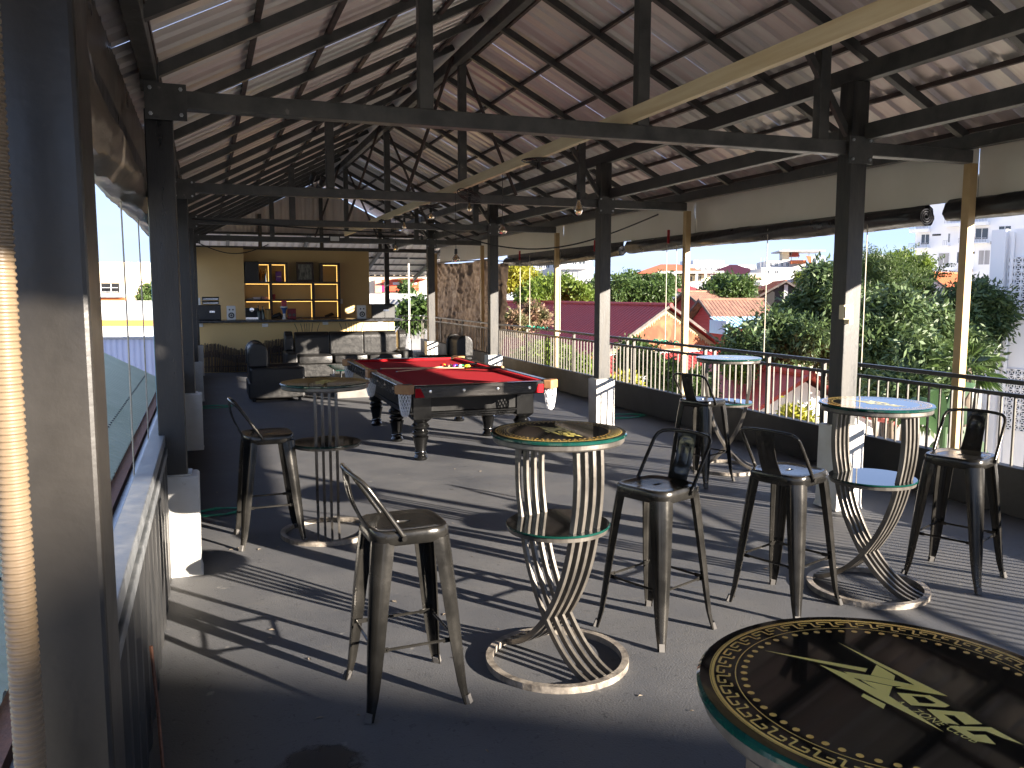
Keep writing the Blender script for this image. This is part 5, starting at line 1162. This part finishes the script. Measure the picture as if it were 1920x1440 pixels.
for s1 in (-1,1):
    for s2 in (-1,1): blk.beam((s1*.025,-.025,s2*.025),(s1*.08,-.025,s2*.08),.022,.05,(0,1,0))
blk.lathe([(.032,0),(.032,.05),(.014,.05),(.014,0),(.032,0)], (0,0,0), 10, False) if False else blk.add([(.035*cos(a_),-.045,.035*sin(a_)) for a_ in np.linspace(0,2*pi,9)[:-1]]+[(.015*cos(a_),-.045,.015*sin(a_)) for a_ in np.linspace(0,2*pi,9)[:-1]], [(k_,(k_+1)%8,8+(k_+1)%8,8+k_) for k_ in range(8)])
bmesh_ = blk.mesh('breeze_block', M_wallb)
for zt0, rows in ((ZV(483,25), 9), (ZV(688,25), 9)):
    MB().box(.34, 2.4, -.012, -.003, zt0-rows*.2-.0, zt0).build('screen_recess', M_pane, bb_)
    for i in range(10):
        for j in range(rows): inst('breeze_block', bmesh_, bb_, (.44+i*.2, -.014, zt0-.1-j*.2))
# ---- white terraced building left of the second post
r = frame('white_terraced_building', 1060, 105, -10, 'white building with stepped terraces and large windows on the left skyline', 'building'); f = Fac(r, 1060, 105)
f.block('wall', M_wallw, 1044, 1100, 505, None, 0, 9); f.block('top_storey', M_wallw, 1046, 1098, 484, 496.9, 1.2, 9); f.block('terrace_slab', M_wallw, 1042, 1102, 497, 504.9, -.6, 9); f.block('grey_wing', M_wallg, 998, 1043.8, 486, None, 2, 9)
f.block('roof_slab', M_wallw, 1043, 1101, 483, 483.9, .6, 9)
for u0,u1 in ((1048,1062),(1070,1080),(1082,1096)): f.window(u0, u1, 486, 496, 1.2)
for u0,u1 in ((1049,1058),(1063,1069),(1074,1080),(1084,1095)): f.window(u0, u1, 510, 522, 0, M_wallw, M_curt)
for u0,u1 in ((1074,1080),(1084,1094)): f.window(u0, u1, 533, 545, 0)
for u0,u1 in ((1005,1014),(1018,1027),(1032,1040)): f.window(u0, u1, 489, 502, 2)
f.block('balcony_front', M_wallw, 1042, 1102, 524, 529, -.6, -.45)
r = frame('pale_shed', 960, 78, 15, 'pale metal shed roof behind the left end of the maroon ridge', 'shed'); f = Fac(r, 960, 78)
f.block('wall', M_wallw, 940, 985, 568, None, .3, 5); roof_ribbed(f.X(925), f.X(985), .4, lambda x, t: (-.2+4*t, f.Z(567)+(f.Z(549)-f.Z(567))*t), .04).build('roof_slope', M_white, r)
# ---- seen through the far end: billboard shop, white wall, mesh shed, plants
r = frame('red_billboard_shop', 745, 60, 0, 'shop with a long red and orange billboard seen past the bar', 'building'); f = Fac(r, 745, 60)
f.block('wall', M_wallc, 690, 800, 512, None, .3, 8)
M_bill = mat('billboard_red', (.55,.06,.03), (.62,.12,.05), .5, 0, .8)
f.block('billboard', M_bill, 704, 785, 524, 546, 0, .2); f.block('pink_panel', mat('billboard_pink', (.4,.02,.1), None, .5), 715, 728, 535, 547, -.04, -.003); f.block('figure_panel', mat('billboard_cream', (.75,.5,.3), (.5,.1,.08), .6, 0, 1.5), 704, 716, 525, 549, -.05, -.004)
f.block('white_strip', M_wallw, 737, 749, 529, 534, -.04, -.003); f.block('white_strip', M_wallw, 768, 774, 530, 534, -.04, -.003); f.block('white_strip', M_wallw, 776, 782, 530, 533, -.04, -.003)
hip_roof(r, f.X(735), f.X(800), -1, 6, f.Z(524), f.Z(516), 1.5, M_orange)
r = frame('white_yard_wall', 745, 42, 0, 'long sunlit white yard wall behind the far plants', 'wall'); f = Fac(r, 745, 42); f.block('wall_panel', M_wallw, 640, 830, 551, None, 0, .3)
r = frame('dark_mesh_shed', 740, 34, -12, 'low shed roofed in dark grey corrugated sheet beyond the bar', 'shed'); f = Fac(r, 740, 34)
f.block('wall', M_grey, 690, 775, 590, None, 1.5, 5); roof_ribbed(f.X(685), f.X(778), .22, lambda x, t: (-2.5+5*t, f.Z(650)+(f.Z(562)-f.Z(650))*t), .06).build('roof_slope', mat('dark_sheet', (.1,.1,.105), (.16,.16,.165), .6, .2, 2), r)
for (u, v, ru, rv, lab) in ((788,578,16,20,'leafy shrub behind the far end of the railing'), (765,590,12,16,'small shrub left of the leafy one beyond the terrace end'), (762,540,14,12,'distant shrub under the red billboard')):
    k = 29 if v > 550 else 52; tree('green_shrub', at_base(u, k), [blob(u,v,k,ru,rv), blob(u+6,v+12,k,ru*.8,rv*.7)], 1800, .2, M_mid, lab, 'shrubs beyond the terrace end', trunk_r=.05, cat='shrub', asp=.5)
tree('light_tree', at_base(795, 75), [blob(795,528,75,16,14), blob(780,538,75,14,10)], 2500, .5, M_bright, 'light green tree right of the red billboard')
# ---- left side neighbours
nr_ = empty('green_roof_neighbour', (-2.5, 11, GZ), 0, 'neighbouring house with a grey green corrugated roof below the left rail', 'house')
def gz(x): return .16 + (-.78-x)*.55
prof = []; 
yy = 3.0
while yy < 15.9: prof += [(yy,0),(yy+.06,.0),(yy+.085,.022),(yy+.125,.022)]; yy += .15
n = len(prof); vs = []
for x in (-.78, -6.5): vs += [(x, y_, gz(x)+z_) for y_, z_ in prof]
M_greenroof = mat('grey_green_sheet', (.50,.55,.40), (.57,.61,.46), .7, 0, 1.5)
MB().add(vs, [(i, i+1, n+i+1, n+i) for i in range(n-1)]).build('roof_sheet', M_greenroof, nr_, world=True)
MB().box(-6.5, -1.2, 3.2, 15.8, GZ, -.3).build('wall', M_wallg, nr_, world=True)
MB().box(-.80, -.70, 3, 15.9, .04, .12).build('gutter', M_rust, nr_, world=True); MB().box(-.70, -.66, 3, 15.9, .02, .06).build('flashing', M_galv, nr_, world=True)
sm = MB().tube([(0,0,0),(0,0,.012)], .012, 6).mesh('roof_screw', M_rubber)
for x in (-1.0, -2.0, -3.0):
    for i in range(0, 84): inst('roof_screw', sm, nr_, (x+2.5, 3.1+i*.15-11+.0, gz(x)-GZ+.02))
for y_ in (4.5, 5.7, 6.9, 8.1, 9.3, 10.5, 11.7): MB().box(-.66, -.60, y_-.03, y_+.03, -3, .03).build('support_post', M_galv, nr_, world=True)
def leftb(name, u0, u1, v0, v1, k, m, lab, cat, y1=6):
    r = frame(name, (u0+u1)/2, k, 0, lab, cat); f = Fac(r, (u0+u1)/2, k); f.block('wall', m, u0, u1, v0, v1, 0, y1); return r, f
r = frame('lavender_shed', 240, 26, 0, 'shed wall of pale lavender ribbed sheet beyond the green roof', 'shed'); f = Fac(r, 240, 26); m = MB(); vs = []; fs = []
for i in range(64):
    x = f.X(150)+i*.045; vs += [(x, .0 if i % 4 < 2 else -.02, 0), (x, .0 if i % 4 < 2 else -.02, f.Z(636))]
MB().add(vs, [(2*i, 2*i+2, 2*i+3, 2*i+1) for i in range(63)]).build('ribbed_wall', mat('lavender_sheet', (.5,.52,.66), (.55,.57,.7), .5, 0, 1), r)
f.block('ridge_trim', M_grey, 150, 322, 632, 636, -.05, .1); f.block('back_wall', M_grey, 150, 322, 640, None, .1, 3)
r, f = leftb('white_wall_orange_band', 150, 330, 564, None, 34, M_wallw, 'white boundary wall with an orange band across it', 'wall', .3); f.block('orange_band', mat('orange_band', (.75,.3,.06), (.7,.28,.06), .6, 0, 2), 150, 330, 600, 611, -.03, -.003)
r, f = leftb('cream_shop', 120, 236, 491, None, 60, M_wallc, 'cream building with a dark railed gallery on the left', 'building', 8)
f.block('gallery', M_dark, 120, 224, 531, 549, -.03, -.003); f.block('gallery_base', M_wallw, 120, 236, 550, 557, -.5, -.004); f.block('orange_fascia', M_orange, 120, 234, 558, 566, -.2, -.004)
for v in (539, 547): f.block('gallery_rail', M_wallw, 120, 224, v, v+.8, -.3, -.24)
for u in (193, 212): f.block('gallery_post', M_wallw, u, u+1, 532, 549.9, -.35, -.31)
r, f = leftb('white_tower_house', 235, 300, 508, None, 95, M_wallw, 'white house with stepped roof boxes left of the first posts', 'building', 8)
f.block('roof_box', M_wallw, 246, 274, 490, 507.9, 2, 6); f.block('roof_tank', M_wallg, 238, 246, 497, 507.9, 2, 4)
for u in (246, 259, 271): f.window(u, u+8, 519, 527, 0)
r = frame('red_shed_roof', 260, 70, 0, 'bright red roof below the white tower house', 'house'); f = Fac(r, 260, 70)
f.block('wall', M_wallw, 236, 285, 565, None, .3, 5); roof_ribbed(f.X(232), f.X(284), .5, lambda x, t: (-.2+3*t, f.Z(566)+(f.Z(543)-f.Z(566))*t), .05).build('roof_slope', M_redroof, r); f.block('red_sign', M_redroof, 236, 276, 535, 540, 3.2, 3.4)
tree('green_shrub', at_base(283, 62), [blob(285,553,62,12,12), blob(276,560,62,8,7)], 1500, .4, M_mid, 'small green tree at the right end of the red roof')
# ---- skyline mass of far trees and roofs
tl = leaves([(*PK(u, 545+random.uniform(-2,4), 320)[:], random.uniform(8,16), 10, random.uniform(2,4.5)) for u in range(-300, 2300, 40)], 16000, 2.2, .6, 0)
o = quads('far_tree_line', tl, M_mid, None); tag(o, 'hazy line of far trees along the horizon', 'trees', kind='stuff')

# dark damp stain on the floor in the foreground
st = bpy.data.materials.new('damp_stain'); st.use_nodes = True; n_ = st.node_tree.nodes; L_ = st.node_tree.links; b_ = n_['Principled BSDF']
b_.inputs['Base Color'].default_value = (.012,.012,.013,1); b_.inputs['Roughness'].default_value = .5
tc_ = n_.new('ShaderNodeTexCoord'); nz_ = n_.new('ShaderNodeTexNoise'); nz_.inputs['Scale'].default_value = 14; nz_.inputs['Detail'].default_value = 6
ln_ = n_.new('ShaderNodeVectorMath'); ln_.operation = 'LENGTH'; L_.new(tc_.outputs['Object'], ln_.inputs[0]); L_.new(tc_.outputs['Object'], nz_.inputs['Vector'])
m1_ = n_.new('ShaderNodeMath'); m1_.operation = 'MULTIPLY_ADD'; m1_.inputs[1].default_value = .16; L_.new(nz_.outputs['Fac'], m1_.inputs[0]); L_.new(ln_.outputs['Value'], m1_.inputs[2])
mr_ = n_.new('ShaderNodeMapRange'); mr_.inputs['From Min'].default_value = .20; mr_.inputs['From Max'].default_value = .235; mr_.inputs['To Min'].default_value = .9; mr_.inputs['To Max'].default_value = 0; L_.new(m1_.outputs[0], mr_.inputs[0]); L_.new(mr_.outputs[0], b_.inputs['Alpha'])
p = PZ(600, 1440, 0); o = MB().lathe([(.0,0),(.26,0)], (0,0,0), 24, False).build('floor_stain', st); o.location = (p.x, p.y, .004); tag(o, kind='structure')

# dry leaf bits and grit lying on the floor
m = MB()
for i in range(70):
    x = random.uniform(0, 4.4); y = random.uniform(2.4, 8); a = random.uniform(0, 6.28); L1 = random.uniform(.006, .022); w1 = L1*random.uniform(.25,.6)
    c, s_ = cos(a), sin(a); P4 = [(-L1,0,.001),(0,-w1,.006),(L1,0,.002),(0,w1,.005)]
    m.add([(x+px*c-py*s_, y+px*s_+py*c, pz+.001) for px, py, pz in P4], [(0,1,2,3)])
o = m.build('leaf_litter', mat('dry_litter', (.24,.2,.15), (.12,.09,.06), .8, 0, 9)); tag(o, 'scattered dry leaf bits and grit on the dark floor', 'litter', kind='stuff')
